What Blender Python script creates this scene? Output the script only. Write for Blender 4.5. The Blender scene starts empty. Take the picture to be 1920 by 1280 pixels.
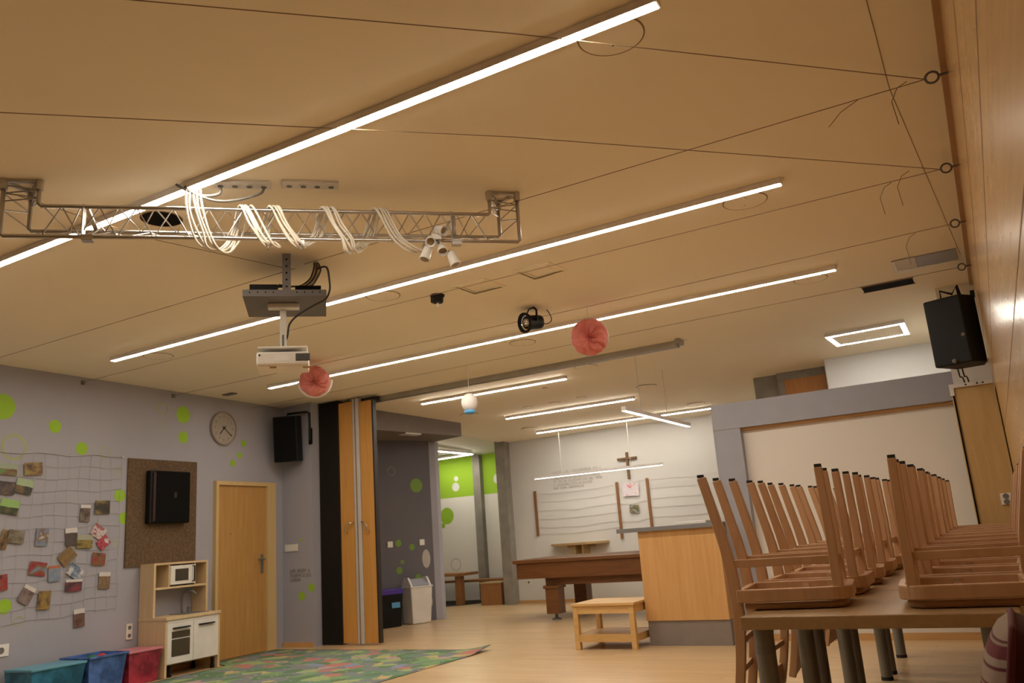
import bpy, bmesh, math, random
from mathutils import Vector, Matrix, Euler
PI = math.pi
SC = bpy.context.scene
COL = SC.collection
rnd = random.Random(7)

# ------------------------------------------------------------------ materials
def srgb(r, g, b):
    f = lambda c: c/12.92 if c <= .04045 else ((c+.055)/1.055)**2.4
    return (f(r/255), f(g/255), f(b/255))
def newmat(name):
    m = bpy.data.materials.new(name); m.use_nodes = True
    nt = m.node_tree; b = nt.nodes['Principled BSDF']
    return m, nt, b
def N(nt, t, **kw):
    n = nt.nodes.new(t)
    for k, v in kw.items():
        if k in n.inputs.keys(): n.inputs[k].default_value = v
        else: setattr(n, k, v)
    return n
def L(nt, a, b): nt.links.new(a, b)
def ramp(nt, fac, stops, interp='LINEAR'):
    r = nt.nodes.new('ShaderNodeValToRGB'); r.color_ramp.interpolation = interp
    e = r.color_ramp.elements
    while len(e) < len(stops): e.new(.5)
    for i, (p, c) in enumerate(stops):
        e[i].position = p; e[i].color = (*c, 1)
    L(nt, fac, r.inputs['Fac']); return r
def plain(name, c, rough=.6, metal=0., var=.06, scale=6., bump=0., spec=None, trans=0.):
    m, nt, b = newmat(name)
    tc = N(nt, 'ShaderNodeTexCoord'); no = N(nt, 'ShaderNodeTexNoise', Scale=scale, Detail=4.)
    L(nt, tc.outputs['Object'], no.inputs['Vector'])
    lo = tuple(max(0, x*(1-var)) for x in c); hi = tuple(min(1, x*(1+var)) for x in c)
    r = ramp(nt, no.outputs['Fac'], [(.3, lo), (.7, hi)])
    L(nt, r.outputs['Color'], b.inputs['Base Color'])
    b.inputs['Roughness'].default_value = rough; b.inputs['Metallic'].default_value = metal
    if spec is not None: b.inputs['Specular IOR Level'].default_value = spec
    if bump:
        n2 = N(nt, 'ShaderNodeTexNoise', Scale=scale*25, Detail=3.); bp = N(nt, 'ShaderNodeBump', Strength=bump, Distance=.01)
        L(nt, tc.outputs['Object'], n2.inputs['Vector']); L(nt, n2.outputs['Fac'], bp.inputs['Height']); L(nt, bp.outputs['Normal'], b.inputs['Normal'])
    if trans: b.inputs['Transmission Weight'].default_value = trans
    return m
def wood(name, c1, c2, stretch=(1, 12, 12), rough=.45, scale=2.2, coat=0.):
    m, nt, b = newmat(name)
    tc = N(nt, 'ShaderNodeTexCoord'); mp = N(nt, 'ShaderNodeMapping'); mp.inputs['Scale'].default_value = stretch
    L(nt, tc.outputs['Object'], mp.inputs['Vector'])
    no = N(nt, 'ShaderNodeTexNoise', Scale=scale, Detail=6., Roughness=.6); no.inputs['Distortion'].default_value = .8
    L(nt, mp.outputs['Vector'], no.inputs['Vector'])
    r = ramp(nt, no.outputs['Fac'], [(.28, c1), (.72, c2)])
    L(nt, r.outputs['Color'], b.inputs['Base Color']); b.inputs['Roughness'].default_value = rough
    b.inputs['Coat Weight'].default_value = coat; b.inputs['Coat Roughness'].default_value = .2
    return m
def emit(name, c, s):
    m, nt, b = newmat(name)
    b.inputs['Base Color'].default_value = (.8, .8, .8, 1)
    b.inputs['Emission Color'].default_value = (*c, 1); b.inputs['Emission Strength'].default_value = s
    return m

LIGHT = (1., .90, .745)
M = {}
M['diff'] = emit('led_diffuser', LIGHT, 66.)
M['diff2'] = emit('led_diffuser_hall', (1., .91, .77), 54.)
M['diff5'] = emit('led_diffuser_ring', (1., .93, .82), 40.)
M['diff3'] = emit('led_diffuser_pendant', (1., .92, .79), 18.)
M['alu'] = plain('anodised_aluminium', (.85, .82, .83), .5, .0)
M['alu_track'] = plain('track_aluminium', (.36, .33, .28), .4, .5)
M['truss'] = plain('truss_aluminium', (.50, .48, .46), .3, .95)
M['ceil'] = plain('ceiling_panel', (.90, .82, .65), .75, var=.02, scale=.6)
M['ceil_white'] = plain('ceiling_white', (.82, .80, .72), .8, var=.02, scale=.6)
M['joint'] = plain('joint_shadow_gap', (.26, .17, .095), .8)
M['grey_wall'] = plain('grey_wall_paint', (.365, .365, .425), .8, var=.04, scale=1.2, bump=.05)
M['grey_shaded'] = plain('grey_wall_paint_shaded', (.118, .112, .128), .8, var=.06, scale=1.4)  # the grey wall paint with the hall's weaker light put into its colour
M['white_wall'] = plain('white_wall_paint', (.64, .635, .625), .8, var=.03, scale=1.0)
M['white_panel'] = plain('white_board_panel', (.72, .68, .64), .5, var=.02, scale=.8)
M['frame_grey'] = plain('grey_frame_lacquer', (.32, .33, .39), .5, var=.03)
M['green'] = plain('green_dot_paint', (.30, .52, .03), .7, var=.05)
M['green_pale'] = plain('pale_green_ring_paint', (.36, .40, .16), .7, var=.05)
M['white_dot'] = plain('white_dot_paint', (.75, .76, .70), .7)
M['olive_ring'] = plain('faint_ring_paint', (.48, .47, .36), .7)
M['concrete'] = plain('concrete', (.27, .25, .215), .85, var=.18, scale=5., bump=.3)
M['cork'] = plain('cork_board', (.13, .082, .045), .9, var=.3, scale=40., bump=.3)
M['black'] = plain('black_plastic', (.006, .006, .006), .55, spec=.25)
M['black_matt'] = plain('black_matt', (.005, .005, .005), .9, spec=.15)
M['rubber'] = plain('black_rubber', (.015, .013, .012), .7)
M['red_dark'] = plain('dark_red_edge', (.032, .007, .007), .6)
M['white_pl'] = plain('white_plastic', (.74, .71, .66), .4)
M['white_lac'] = plain('white_lacquer', (.76, .74, .71), .35)
M['grey_pl'] = plain('grey_plastic', (.16, .15, .14), .5)
M['steel'] = plain('steel', (.55, .54, .52), .25, 1.)
M['grey_metal'] = plain('grey_painted_metal', (.17, .165, .165), .5, .3)
M['leg_metal'] = plain('table_leg_metal', (.19, .185, .165), .42, .3)
M['ply'] = plain('grey_plinth', (.24, .205, .19), .5)
M['worktop'] = plain('grey_worktop', (.20, .20, .215), .4)
M['slate'] = plain('table_cover', (.13, .065, .03), .8)
M['green_shaded'] = plain('green_dot_paint_shaded', (.15, .27, .035), .7)  # green dot paint darkened: the shade on the hall wall is in the colour
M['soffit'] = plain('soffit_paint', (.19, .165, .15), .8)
M['diff4'] = emit('led_diffuser_side_room', (1., .93, .80), 34.)
beech1, beech2 = (.44, .25, .13), (.55, .335, .19)
M['beech'] = wood('beech_chair_wood', beech1, beech2, (6, 6, 1.2), .42)
M['beech_seat'] = wood('beech_seat_wood', (.37, .205, .105), (.47, .28, .15), (2, 10, 10), .5)
M['table_top'] = wood('table_laminate', (.30, .19, .085), (.38, .25, .12), (10, 1, 10), .35)
M['wallwood'] = wood('veneer_wall', (.46, .265, .10), (.57, .35, .145), (14, .7, 9), .22, 1.6)
M['batten'] = wood('ceiling_batten', (.40, .22, .10), (.48, .28, .13), (9, 1, 9), .5)
M['door'] = wood('oak_door', (.40, .215, .06), (.52, .30, .10), (9, 9, .8), .45)
M['door_frame'] = wood('door_frame_wood', (.56, .40, .18), (.63, .46, .23), (8, 8, .8), .5)
M['skirt'] = wood('skirting_wood', (.52, .29, .11), (.62, .37, .16), (1, 8, 8), .5)
M['part_wood'] = wood('partition_panel_wood', (.55, .26, .06), (.64, .33, .09), (10, 10, .6), .3, coat=.3)
M['leather'] = plain('dark_leatherette', (.022, .016, .014), .5)
M['post'] = plain('light_grey_post', (.56, .52, .50), .45)
M['counter'] = wood('counter_veneer', (.57, .31, .115), (.68, .41, .17), (7, 7, .5), .4, 2.6)
M['pine'] = wood('pine_bench', (.56, .335, .115), (.70, .45, .19), (1.2, 9, 9), .45)
M['pool'] = wood('pool_table_mahogany', (.14, .055, .018), (.22, .09, .03), (1, 9, 9), .35)
M['bench_wood'] = wood('bench_brown_wood', (.27, .115, .035), (.36, .17, .06), (8, 8, 1), .45)
M['shelf_wood'] = wood('wall_shelf_wood', (.40, .27, .12), (.50, .35, .17), (1, 9, 9), .5)
M['stick'] = wood('dark_stick_wood', (.20, .09, .03), (.28, .13, .05), (9, 9, 1), .5)
M['cross'] = wood('cross_wood', (.13, .065, .025), (.19, .10, .045), (9, 9, 1), .5)
M['cab'] = wood('cabinet_beech', (.47, .305, .115), (.56, .375, .16), (9, 9, .7), .5)
M['kitchen'] = wood('toy_kitchen_birch', (.60, .44, .25), (.68, .52, .32), (7, 7, 1), .5)
M['farwood'] = wood('far_door_wood', (.40, .17, .045), (.50, .23, .07), (8, 8, .8), .45)
M['wire'] = plain('thin_wire', (.20, .13, .075), .5)
M['string'] = plain('grey_string', (.56, .54, .50), .8)
M['thread'] = plain('white_thread', (.62, .60, .56), .8)
M['netcord'] = plain('net_cord', (.42, .41, .435), .9)
M['cable_white'] = plain('white_cable', (.74, .68, .58), .5)
M['cable_black'] = plain('black_cable', (.018, .014, .012), .5)
M['cable_tan'] = plain('tan_cable', (.40, .27, .12), .6)
M['letter'] = plain('wall_letter_paint', (.40, .37, .34), .8)
M['letter_dark'] = plain('wall_letter_dark', (.20, .18, .175), .8)
M['sticker'] = plain('blue_sticker', (.10, .34, .60), .5)
M['bag'] = plain('purple_bin_bag', (.06, .03, .28), .4)
M['blue_cap'] = plain('blue_lantern_cap', (.10, .38, .75), .5)
M['wash_white'] = plain('bin_white', (.72, .70, .68), .35)
M['glass_dark'] = plain('dark_glass', (.06, .05, .035), .12)
M['chrome'] = plain('chrome', (.8, .78, .75), .12, 1.)
M['maroon'] = plain('maroon_fabric', (.045, .004, .008), .9, var=.2, scale=30., bump=.2)
M['piping'] = plain('maroon_piping', (.085, .008, .010), .8)
M['floor_dark'] = plain('dark_carpet', (.06, .05, .045), .95, var=.2, scale=20.)
M['patch'] = plain('filler_patch', (.44, .41, .38), .9)
M['clockface'] = plain('clock_face', (.38, .345, .30), .5)
M['clockrim'] = plain('clock_rim', (.30, .25, .22), .4)
M['tissue_white'] = plain('white_tissue', (.74, .70, .68), .9)
M['lantern'] = plain('paper_lantern', (.80, .78, .77), .8, var=.03)
M['ball_bl'] = plain('toy_blue', (.03, .10, .45), .4)
M['toy_green'] = plain('toy_green', (.02, .16, .06), .4)
M['toy_red'] = plain('toy_red', (.5, .04, .04), .4)

def tissue():
    m, nt, b = newmat('pink_tissue_paper')
    tc = N(nt, 'ShaderNodeTexCoord'); no = N(nt, 'ShaderNodeTexNoise', Scale=14., Detail=4.)
    L(nt, tc.outputs['Object'], no.inputs['Vector'])
    r = ramp(nt, no.outputs['Fac'], [(.3, (.72, .27, .23)), (.7, (.84, .38, .34))])
    L(nt, r.outputs['Color'], b.inputs['Base Color']); b.inputs['Roughness'].default_value = .9
    tr = N(nt, 'ShaderNodeBsdfTranslucent'); L(nt, r.outputs['Color'], tr.inputs['Color'])
    mx = N(nt, 'ShaderNodeMixShader'); mx.inputs['Fac'].default_value = .4
    L(nt, b.outputs['BSDF'], mx.inputs[1]); L(nt, tr.outputs['BSDF'], mx.inputs[2])
    L(nt, mx.outputs['Shader'], nt.nodes['Material Output'].inputs['Surface']); return m
M['tissue'] = tissue()

def clear_plastic(name, c):
    m, nt, b = newmat(name)
    b.inputs['Base Color'].default_value = (*c, 1); b.inputs['Roughness'].default_value = .25
    b.inputs['Alpha'].default_value = .93
    no = N(nt, 'ShaderNodeTexNoise', Scale=9., Detail=3.); tc = N(nt, 'ShaderNodeTexCoord')
    L(nt, tc.outputs['Object'], no.inputs['Vector'])
    r = ramp(nt, no.outputs['Fac'], [(.35, tuple(x*.55 for x in c)), (.65, tuple(min(1, x*1.25) for x in c))])
    L(nt, r.outputs['Color'], b.inputs['Base Color']); return m
M['box_teal'] = clear_plastic('teal_box_plastic', (.03, .18, .32))
M['box_blue'] = clear_plastic('blue_box_plastic', (.085, .19, .53))
M['box_red'] = clear_plastic('red_box_plastic', (.42, .04, .075))
M['lid_teal'] = plain('teal_lid', (.11, .33, .47), .35)
M['lid_pink'] = plain('pink_lid', (.62, .20, .25), .35)

def floor_mat():
    m, nt, b = newmat('laminate_floor')
    tc = N(nt, 'ShaderNodeTexCoord')
    br = N(nt, 'ShaderNodeTexBrick', Scale=1.)
    br.inputs['Brick Width'].default_value = 1.3; br.inputs['Row Height'].default_value = .13
    br.inputs['Mortar Size'].default_value = .0018; br.offset = .37
    br.inputs['Color1'].default_value = (.60, .42, .235, 1); br.inputs['Color2'].default_value = (.67, .485, .285, 1); br.inputs['Mortar'].default_value = (.40, .26, .13, 1)
    L(nt, tc.outputs['Object'], br.inputs['Vector'])
    mp = N(nt, 'ShaderNodeMapping'); mp.inputs['Scale'].default_value = (1.2, 22, 1)
    L(nt, tc.outputs['Object'], mp.inputs['Vector'])
    no = N(nt, 'ShaderNodeTexNoise', Scale=1.6, Detail=5.); L(nt, mp.outputs['Vector'], no.inputs['Vector'])
    r = ramp(nt, no.outputs['Fac'], [(.3, (.86, .84, .80)), (.7, (1.06, 1.06, 1.06))])
    mx = N(nt, 'ShaderNodeMix', data_type='RGBA', blend_type='MULTIPLY'); mx.inputs[0].default_value = 1
    L(nt, br.outputs['Color'], mx.inputs[6]); L(nt, r.outputs['Color'], mx.inputs[7])
    L(nt, mx.outputs[2], b.inputs['Base Color']); b.inputs['Roughness'].default_value = .3
    b.inputs['Specular IOR Level'].default_value = .45
    return m
M['floor'] = floor_mat()

def rug_mat():
    m, nt, b = newmat('play_rug_print')
    tc = N(nt, 'ShaderNodeTexCoord')
    no = N(nt, 'ShaderNodeTexNoise', Scale=2.5, Detail=2.); L(nt, tc.outputs['Object'], no.inputs['Vector'])
    mxv = N(nt, 'ShaderNodeMix', data_type='RGBA'); mxv.inputs[0].default_value = .12
    L(nt, tc.outputs['Object'], mxv.inputs[6]); L(nt, no.outputs['Color'], mxv.inputs[7])
    v = N(nt, 'ShaderNodeTexVoronoi', Scale=7.5); L(nt, mxv.outputs[2], v.inputs['Vector'])
    sp = N(nt, 'ShaderNodeSeparateColor'); L(nt, v.outputs['Color'], sp.inputs['Color'])
    g = ramp(nt, sp.outputs['Red'], [(0., (.10, .22, .09)), (.2, (.20, .23, .24)), (.38, (.16, .33, .10)), (.50, (.30, .40, .12)), (.60, (.12, .26, .16)), (.72, (.48, .09, .06)), (.78, (.50, .36, .08)), (.84, (.17, .22, .24)), (.92, (.18, .24, .42)), (.96, (.46, .26, .26))], 'CONSTANT')
    v2 = N(nt, 'ShaderNodeTexVoronoi', Scale=17.); L(nt, tc.outputs['Object'], v2.inputs['Vector'])
    s2 = N(nt, 'ShaderNodeSeparateColor'); L(nt, v2.outputs['Color'], s2.inputs['Color'])
    g2 = ramp(nt, s2.outputs['Green'], [(0., (.20, .36, .12)), (.25, (.22, .23, .26)), (.45, (.50, .11, .07)), (.55, (.52, .36, .08)), (.65, (.13, .28, .12)), (.85, (.20, .25, .42)), (.93, (.55, .45, .35))], 'CONSTANT')
    f = ramp(nt, v2.outputs['Distance'], [(.28, (1, 1, 1)), (.30, (0, 0, 0))], 'CONSTANT')
    gt = N(nt, 'ShaderNodeMath', operation='GREATER_THAN'); gt.inputs[1].default_value = .5; L(nt, s2.outputs['Blue'], gt.inputs[0])
    ml = N(nt, 'ShaderNodeMath', operation='MULTIPLY'); L(nt, gt.outputs[0], ml.inputs[0]); L(nt, f.outputs['Color'], ml.inputs[1])
    mx = N(nt, 'ShaderNodeMix', data_type='RGBA'); L(nt, ml.outputs[0], mx.inputs[0]); L(nt, g.outputs['Color'], mx.inputs[6]); L(nt, g2.outputs['Color'], mx.inputs[7])
    hs = N(nt, 'ShaderNodeHueSaturation', Saturation=.72, Value=.95); L(nt, mx.outputs[2], hs.inputs['Color']); L(nt, hs.outputs['Color'], b.inputs['Base Color']); b.inputs['Roughness'].default_value = .95; b.inputs['Specular IOR Level'].default_value = .1
    return m
M['rug'] = rug_mat()

def stripes_mat():
    m, nt, b = newmat('striped_weave')
    tc = N(nt, 'ShaderNodeTexCoord'); sp = N(nt, 'ShaderNodeSeparateXYZ'); L(nt, tc.outputs['Object'], sp.inputs['Vector'])
    no = N(nt, 'ShaderNodeTexNoise', Scale=60.); L(nt, tc.outputs['Object'], no.inputs['Vector'])
    ad = N(nt, 'ShaderNodeMath', operation='MULTIPLY_ADD'); ad.inputs[1].default_value = 11.; ad.inputs[2].default_value = .25; L(nt, sp.outputs['Z'], ad.inputs[0])
    fr = N(nt, 'ShaderNodeMath', operation='FRACT'); L(nt, ad.outputs[0], fr.inputs[0])
    r = ramp(nt, fr.outputs[0], [(0., (.24, .17, .125)), (.22, (.085, .008, .014)), (.30, (.24, .18, .14)), (.48, (.10, .010, .016)), (.78, (.22, .155, .115)), (.84, (.08, .012, .018)), (.9, (.24, .17, .125))], 'CONSTANT')
    L(nt, r.outputs['Color'], b.inputs['Base Color']); b.inputs['Roughness'].default_value = .95
    bp = N(nt, 'ShaderNodeBump', Strength=.4, Distance=.004); L(nt, no.outputs['Fac'], bp.inputs['Height']); L(nt, bp.outputs['Normal'], b.inputs['Normal'])
    return m
M['stripes'] = stripes_mat()

def green_wall_mat():
    m, nt, b = newmat('green_band_wall')
    ge = N(nt, 'ShaderNodeNewGeometry'); sp = N(nt, 'ShaderNodeSeparateXYZ'); L(nt, ge.outputs['Position'], sp.inputs['Vector'])
    gt = N(nt, 'ShaderNodeMath', operation='GREATER_THAN'); gt.inputs[1].default_value = 1.94; L(nt, sp.outputs['Z'], gt.inputs[0])
    mx = N(nt, 'ShaderNodeMix', data_type='RGBA'); mx.inputs[6].default_value = (.80, .78, .72, 1); mx.inputs[7].default_value = (.33, .56, .03, 1)
    L(nt, gt.outputs[0], mx.inputs[0]); L(nt, mx.outputs[2], b.inputs['Base Color']); b.inputs['Roughness'].default_value = .8
    return m
M['green_wall'] = green_wall_mat()

def photo_mat(i, cs, scale=2.2, top=None):
    m, nt, b = newmat('photo_print_picture')
    tc = N(nt, 'ShaderNodeTexCoord'); mp = N(nt, 'ShaderNodeMapping'); mp.inputs['Location'].default_value = (i*3.7, i*1.9, i*.7)
    L(nt, tc.outputs['Generated'], mp.inputs['Vector'])
    no = N(nt, 'ShaderNodeTexNoise', Scale=scale*1.6, Detail=3.); L(nt, mp.outputs['Vector'], no.inputs['Vector'])
    n = len(cs); r = ramp(nt, no.outputs['Fac'], [(.3+.4*k/max(1, n-1), c) for k, c in enumerate(cs)])
    out = r.outputs['Color']
    if top:
        sp = N(nt, 'ShaderNodeSeparateXYZ'); L(nt, tc.outputs['Generated'], sp.inputs['Vector'])
        ad = N(nt, 'ShaderNodeMath', operation='MULTIPLY_ADD'); ad.inputs[1].default_value = .15; L(nt, no.outputs['Fac'], ad.inputs[0]); L(nt, sp.outputs['Z'], ad.inputs[2])
        gt = N(nt, 'ShaderNodeMath', operation='GREATER_THAN'); gt.inputs[1].default_value = top[0]; L(nt, ad.outputs[0], gt.inputs[0])
        mx = N(nt, 'ShaderNodeMix', data_type='RGBA'); L(nt, gt.outputs[0], mx.inputs[0]); L(nt, out, mx.inputs[6]); mx.inputs[7].default_value = (*top[1], 1); out = mx.outputs[2]
    L(nt, out, b.inputs['Base Color']); b.inputs['Roughness'].default_value = .35
    return m

# ------------------------------------------------------------------ mesh helpers
class MB:
    def __init__(s): s.bm = bmesh.new()
    def _add(s, vs, fs):
        v = [s.bm.verts.new(p) for p in vs]
        for f in fs:
            try: s.bm.faces.new([v[i] for i in f])
            except ValueError: pass
        return s
    def box(s, x0, x1, y0, y1, z0, z1):
        return s._add([(x0,y0,z0),(x1,y0,z0),(x1,y1,z0),(x0,y1,z0),(x0,y0,z1),(x1,y0,z1),(x1,y1,z1),(x0,y1,z1)],
            [(0,3,2,1),(4,5,6,7),(0,1,5,4),(1,2,6,5),(2,3,7,6),(3,0,4,7)])
    def obox(s, c, size, rot=None):
        c = Vector(c); R = rot if rot is not None else Matrix.Identity(3); hx, hy, hz = [q/2 for q in size]
        vs = [c + R @ Vector(p) for p in [(-hx,-hy,-hz),(hx,-hy,-hz),(hx,hy,-hz),(-hx,hy,-hz),(-hx,-hy,hz),(hx,-hy,hz),(hx,hy,hz),(-hx,hy,hz)]]
        return s._add(vs, [(0,3,2,1),(4,5,6,7),(0,1,5,4),(1,2,6,5),(2,3,7,6),(3,0,4,7)])
    def prism(s, poly, z0, z1):           # poly CCW in xy; z may be callables
        f0 = z0 if callable(z0) else (lambda x, y: z0); f1 = z1 if callable(z1) else (lambda x, y: z1)
        n = len(poly)
        vs = [(x, y, f0(x, y)) for x, y in poly] + [(x, y, f1(x, y)) for x, y in poly]
        return s._add(vs, [tuple(range(n-1, -1, -1)), tuple(range(n, 2*n))] + [(i, (i+1) % n, n+(i+1) % n, n+i) for i in range(n)])
    def tube(s, pts, r, seg=8, cap=True, rect=None):
        pts = [Vector(p) for p in pts]; n = len(pts); rings = []
        up = None
        for i, p in enumerate(pts):
            t = (pts[min(i+1, n-1)] - pts[max(i-1, 0)]).normalized()
            if up is None:
                up = Vector((0,0,1)) if abs(t.z) < .9 else Vector((1,0,0))
            a = t.cross(up)
            if a.length < 1e-6: a = t.cross(Vector((0,1,0)))
            a.normalize(); b = a.cross(t).normalized(); up = b
            ri = r[i] if isinstance(r, (list, tuple)) else r
            if rect:
                w, h = (rect[i] if isinstance(rect, list) else rect)
                rings.append([p + a*x*w/2 + b*y*h/2 for x, y in ((-1,-1),(1,-1),(1,1),(-1,1))])
            else:
                rings.append([p + (a*math.cos(2*PI*k/seg) + b*math.sin(2*PI*k/seg))*ri for k in range(seg)])
        m = len(rings[0]); vs = [v for g in rings for v in g]; fs = []
        for i in range(n-1):
            for k in range(m): fs.append((i*m+k, i*m+(k+1) % m, (i+1)*m+(k+1) % m, (i+1)*m+k))
        if cap: fs += [tuple(range(m-1, -1, -1)), tuple((n-1)*m+k for k in range(m))]
        return s._add(vs, fs)
    def cyl(s, p0, p1, r0, r1=None, seg=16): return s.tube([p0, p1], [r0, r0 if r1 is None else r1], seg)
    def lathe(s, prof, c=(0,0,0), axis='Z', seg=24):
        vs = []; fs = []; n = len(prof); c = Vector(c)
        R = {'Z': Matrix.Identity(3), 'X': Matrix(((0,0,1),(0,1,0),(-1,0,0))), 'Y': Matrix(((1,0,0),(0,0,1),(0,-1,0)))}[axis] if isinstance(axis, str) else axis
        for r, z in prof:
            for k in range(seg): vs.append(c + R @ Vector((r*math.cos(2*PI*k/seg), r*math.sin(2*PI*k/seg), z)))
        for i in range(n-1):
            for k in range(seg): fs.append((i*seg+k, i*seg+(k+1) % seg, (i+1)*seg+(k+1) % seg, (i+1)*seg+k))
        closed = (Vector(prof[0])-Vector(prof[-1])).length < 1e-6
        if prof[0][0] > 1e-6 and not closed: fs.append(tuple(range(seg-1, -1, -1)))
        if prof[-1][0] > 1e-6 and not closed: fs.append(tuple((n-1)*seg+k for k in range(seg)))
        return s._add(vs, fs)
    def sphere(s, c, r, seg=24, rings=14, sc=(1,1,1)):
        return s.lathe([(max(1e-7, r*math.sin(PI*i/rings)), -r*math.cos(PI*i/rings)*sc[2]) for i in range(rings+1)], c, 'Z', seg)
    def torus(s, c, R0, r, axis='Z', seg=32, k=8):
        return s.lathe([(R0 + r*math.cos(2*PI*i/k), r*math.sin(2*PI*i/k)) for i in range(k+1)], c, axis, seg)
    def build(s, name, m, parent=None, smooth=False, bevel=0., seg=2, local=False):
        bmesh.ops.remove_doubles(s.bm, verts=s.bm.verts, dist=1e-6)
        bmesh.ops.recalc_face_normals(s.bm, faces=s.bm.faces)
        me = bpy.data.meshes.new(name); s.bm.to_mesh(me); s.bm.free()
        o = bpy.data.objects.new(name, me); COL.objects.link(o)
        me.materials.append(m)
        if smooth:
            for p in me.polygons: p.use_smooth = True
        if parent is not None:
            o.parent = parent
            if not local:
                off = base_of(parent)
                for v in me.vertices: v.co -= off
        elif not local:
            xs = [v.co for v in me.vertices]
            c = Vector(((min(v.x for v in xs)+max(v.x for v in xs))/2, (min(v.y for v in xs)+max(v.y for v in xs))/2, min(v.z for v in xs)))
            for v in me.vertices: v.co -= c
            o.location = c
        if bevel:
            b = o.modifiers.new('bevel', 'BEVEL'); b.width = bevel; b.segments = seg; b.limit_method = 'ANGLE'
        elif smooth:
            pass
        return o
def base_of(o):
    v = Vector((0,0,0))
    while o is not None: v += o.location; o = o.parent
    return v
def tag(o, label=None, cat=None, group=None, kind=None):
    if label: o['label'] = label
    if cat: o['category'] = cat
    if group: o['group'] = group
    if kind: o['kind'] = kind
    return o
def thing(name, label, cat, loc, group=None):
    o = bpy.data.objects.new(name, None); COL.objects.link(o); o.location = loc; o.empty_display_size = .1
    return tag(o, label, cat, group)
def struct(name, mb, m, parent=None, **kw):
    o = mb.build(name, m, parent, **kw)
    if parent is None: o['kind'] = 'structure'
    return o
def copy_tree(o, parent=None):
    c = o.copy(); COL.objects.link(c); c.parent = parent
    for ch in list(o.children): copy_tree(ch, c)
    return c
def rotz(a): return Matrix.Rotation(a, 3, 'Z')

# ------------------------------------------------------------------ camera
EYE = Vector((0, 0, 1.075)); YAW, PITCH, ROLL = -.51192, .23542, -.07352
fwd = Vector((math.sin(YAW)*math.cos(PITCH), math.cos(YAW)*math.cos(PITCH), math.sin(PITCH)))
right = Vector((math.cos(YAW), -math.sin(YAW), 0)); up = right.cross(fwd)
r2 = math.cos(ROLL)*right + math.sin(ROLL)*up; u2 = -math.sin(ROLL)*right + math.cos(ROLL)*up
cam = bpy.data.cameras.new('camera'); co = bpy.data.objects.new('camera', cam); COL.objects.link(co)
co.matrix_world = Matrix(((r2.x, u2.x, -fwd.x, EYE.x), (r2.y, u2.y, -fwd.y, EYE.y), (r2.z, u2.z, -fwd.z, EYE.z), (0, 0, 0, 1)))
cam.sensor_width = 36.; cam.sensor_fit = 'HORIZONTAL'; cam.lens = 36.*1537.05/1920.; cam.clip_start = .05; cam.clip_end = 100
SC.camera = co
cam.dof.use_dof = True; cam.dof.focus_distance = 4.2; cam.dof.aperture_fstop = 5.6

# ------------------------------------------------------------------ setting
H = 2.93; SL = .0424; XR = .14
def ceil_z(y): return H if y <= 8 else H - SL*(y-8)
def lwx(y): return -7.54 - .064*(y-3.98)            # inner face of the left wall
LA = math.atan(.064)                                 # its slight turn
LN = Vector((math.cos(LA), math.sin(LA), 0)); LT = Vector((-math.sin(LA), math.cos(LA), 0))
def LW(y, z, d=0.): return Vector((lwx(y), y, z)) + LN*d
RL = Matrix(((LN.x, LT.x, 0), (LN.y, LT.y, 0), (0, 0, 1)))   # local x = off the wall, y = along it

struct('floor', MB().box(-11, .3, -5.2, 14.2, -.1, 0), M['floor'])
c0 = MB().prism([(-8.6,-5.2),(.3,-5.2),(.3,8),(-8.6,8)], H, H+.12)
ceiling = struct('ceiling', c0, M['ceil'])
slab = lambda poly, off=0., m='ceil', nm='ceiling_hall': struct(nm, MB().prism(poly, lambda x, y: ceil_z(y)+off, lambda x, y: ceil_z(y)+.12), M[m])
slab([(-8.6,8),(.3,8),(.3,10.45),(-7.42,10.45),(-8.6,10.45)])
slab([(-7.42,10.45),(.3,10.45),(.3,12.9),(-7.42,12.9)], 0., 'ceil', 'ceiling_hall_far')
slab([(-11,10.45),(-7.42,10.45),(-7.42,14.2),(-11,14.2)], .012, 'ceil_white', 'ceiling_side_room')
# seams in the panelled ceiling
for nm, a, b in (('panel_joint', (-.083, -1.5), (-.093, 3.82)), ('panel_joint', (-.093, 3.82), (.085, 6.9))):
    MB().tube([(a[0], a[1], H-.0005), (b[0], b[1], H-.0005)], 0, rect=(.003, .003)).build(nm, M['joint'], ceiling)
struct('wall_right', MB().box(XR, .3, -5.2, 12.9, 0, H), M['wallwood'])
wr = bpy.data.objects['wall_right']
for z in (2.44, 2.06, 1.62, 1.18, .74, .30):
    MB().box(XR-.0012, XR+.002, -1.5, 8, z-.002, z+.002).build('panel_joint', M['joint'], wr)
struct('trim_1', MB().box(XR-.024, XR, -5.2, 7.85, H-.03, H), M['batten'])
y0 = -5.2; A = (lwx(y0), y0); B = (lwx(7.64), 7.64)
struct('wall_left', MB().prism([A, B, (B[0]-.2, 7.84), (A[0]-.2, y0)][::-1], 0, H), M['grey_wall'])
wl = bpy.data.objects['wall_left']
struct('wall_rear', MB().box(-8.6, .3, -5.35, -5.2, 0, H), M['grey_shaded'])  # unseen rear wall, takes the shaded grey to bounce less light
struct('wall_end', MB().prism([(B[0], 7.64), (-7.275, 7.64), (-7.275, 7.80), (B[0], 7.80)], 0, H), M['grey_wall'])
we = bpy.data.objects['wall_end']
struct('baseboard_end', MB().box(B[0]+.01, -7.275, 7.622, 7.64, 0, .055), M['skirt'])
struct('baseboard_left', MB().prism([tuple(LW(4.9,0).xy), tuple(LW(4.9,0,.015).xy), tuple(LW(6.5,0,.015).xy), tuple(LW(6.5,0).xy)], 0, .055), M['skirt'])
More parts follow.
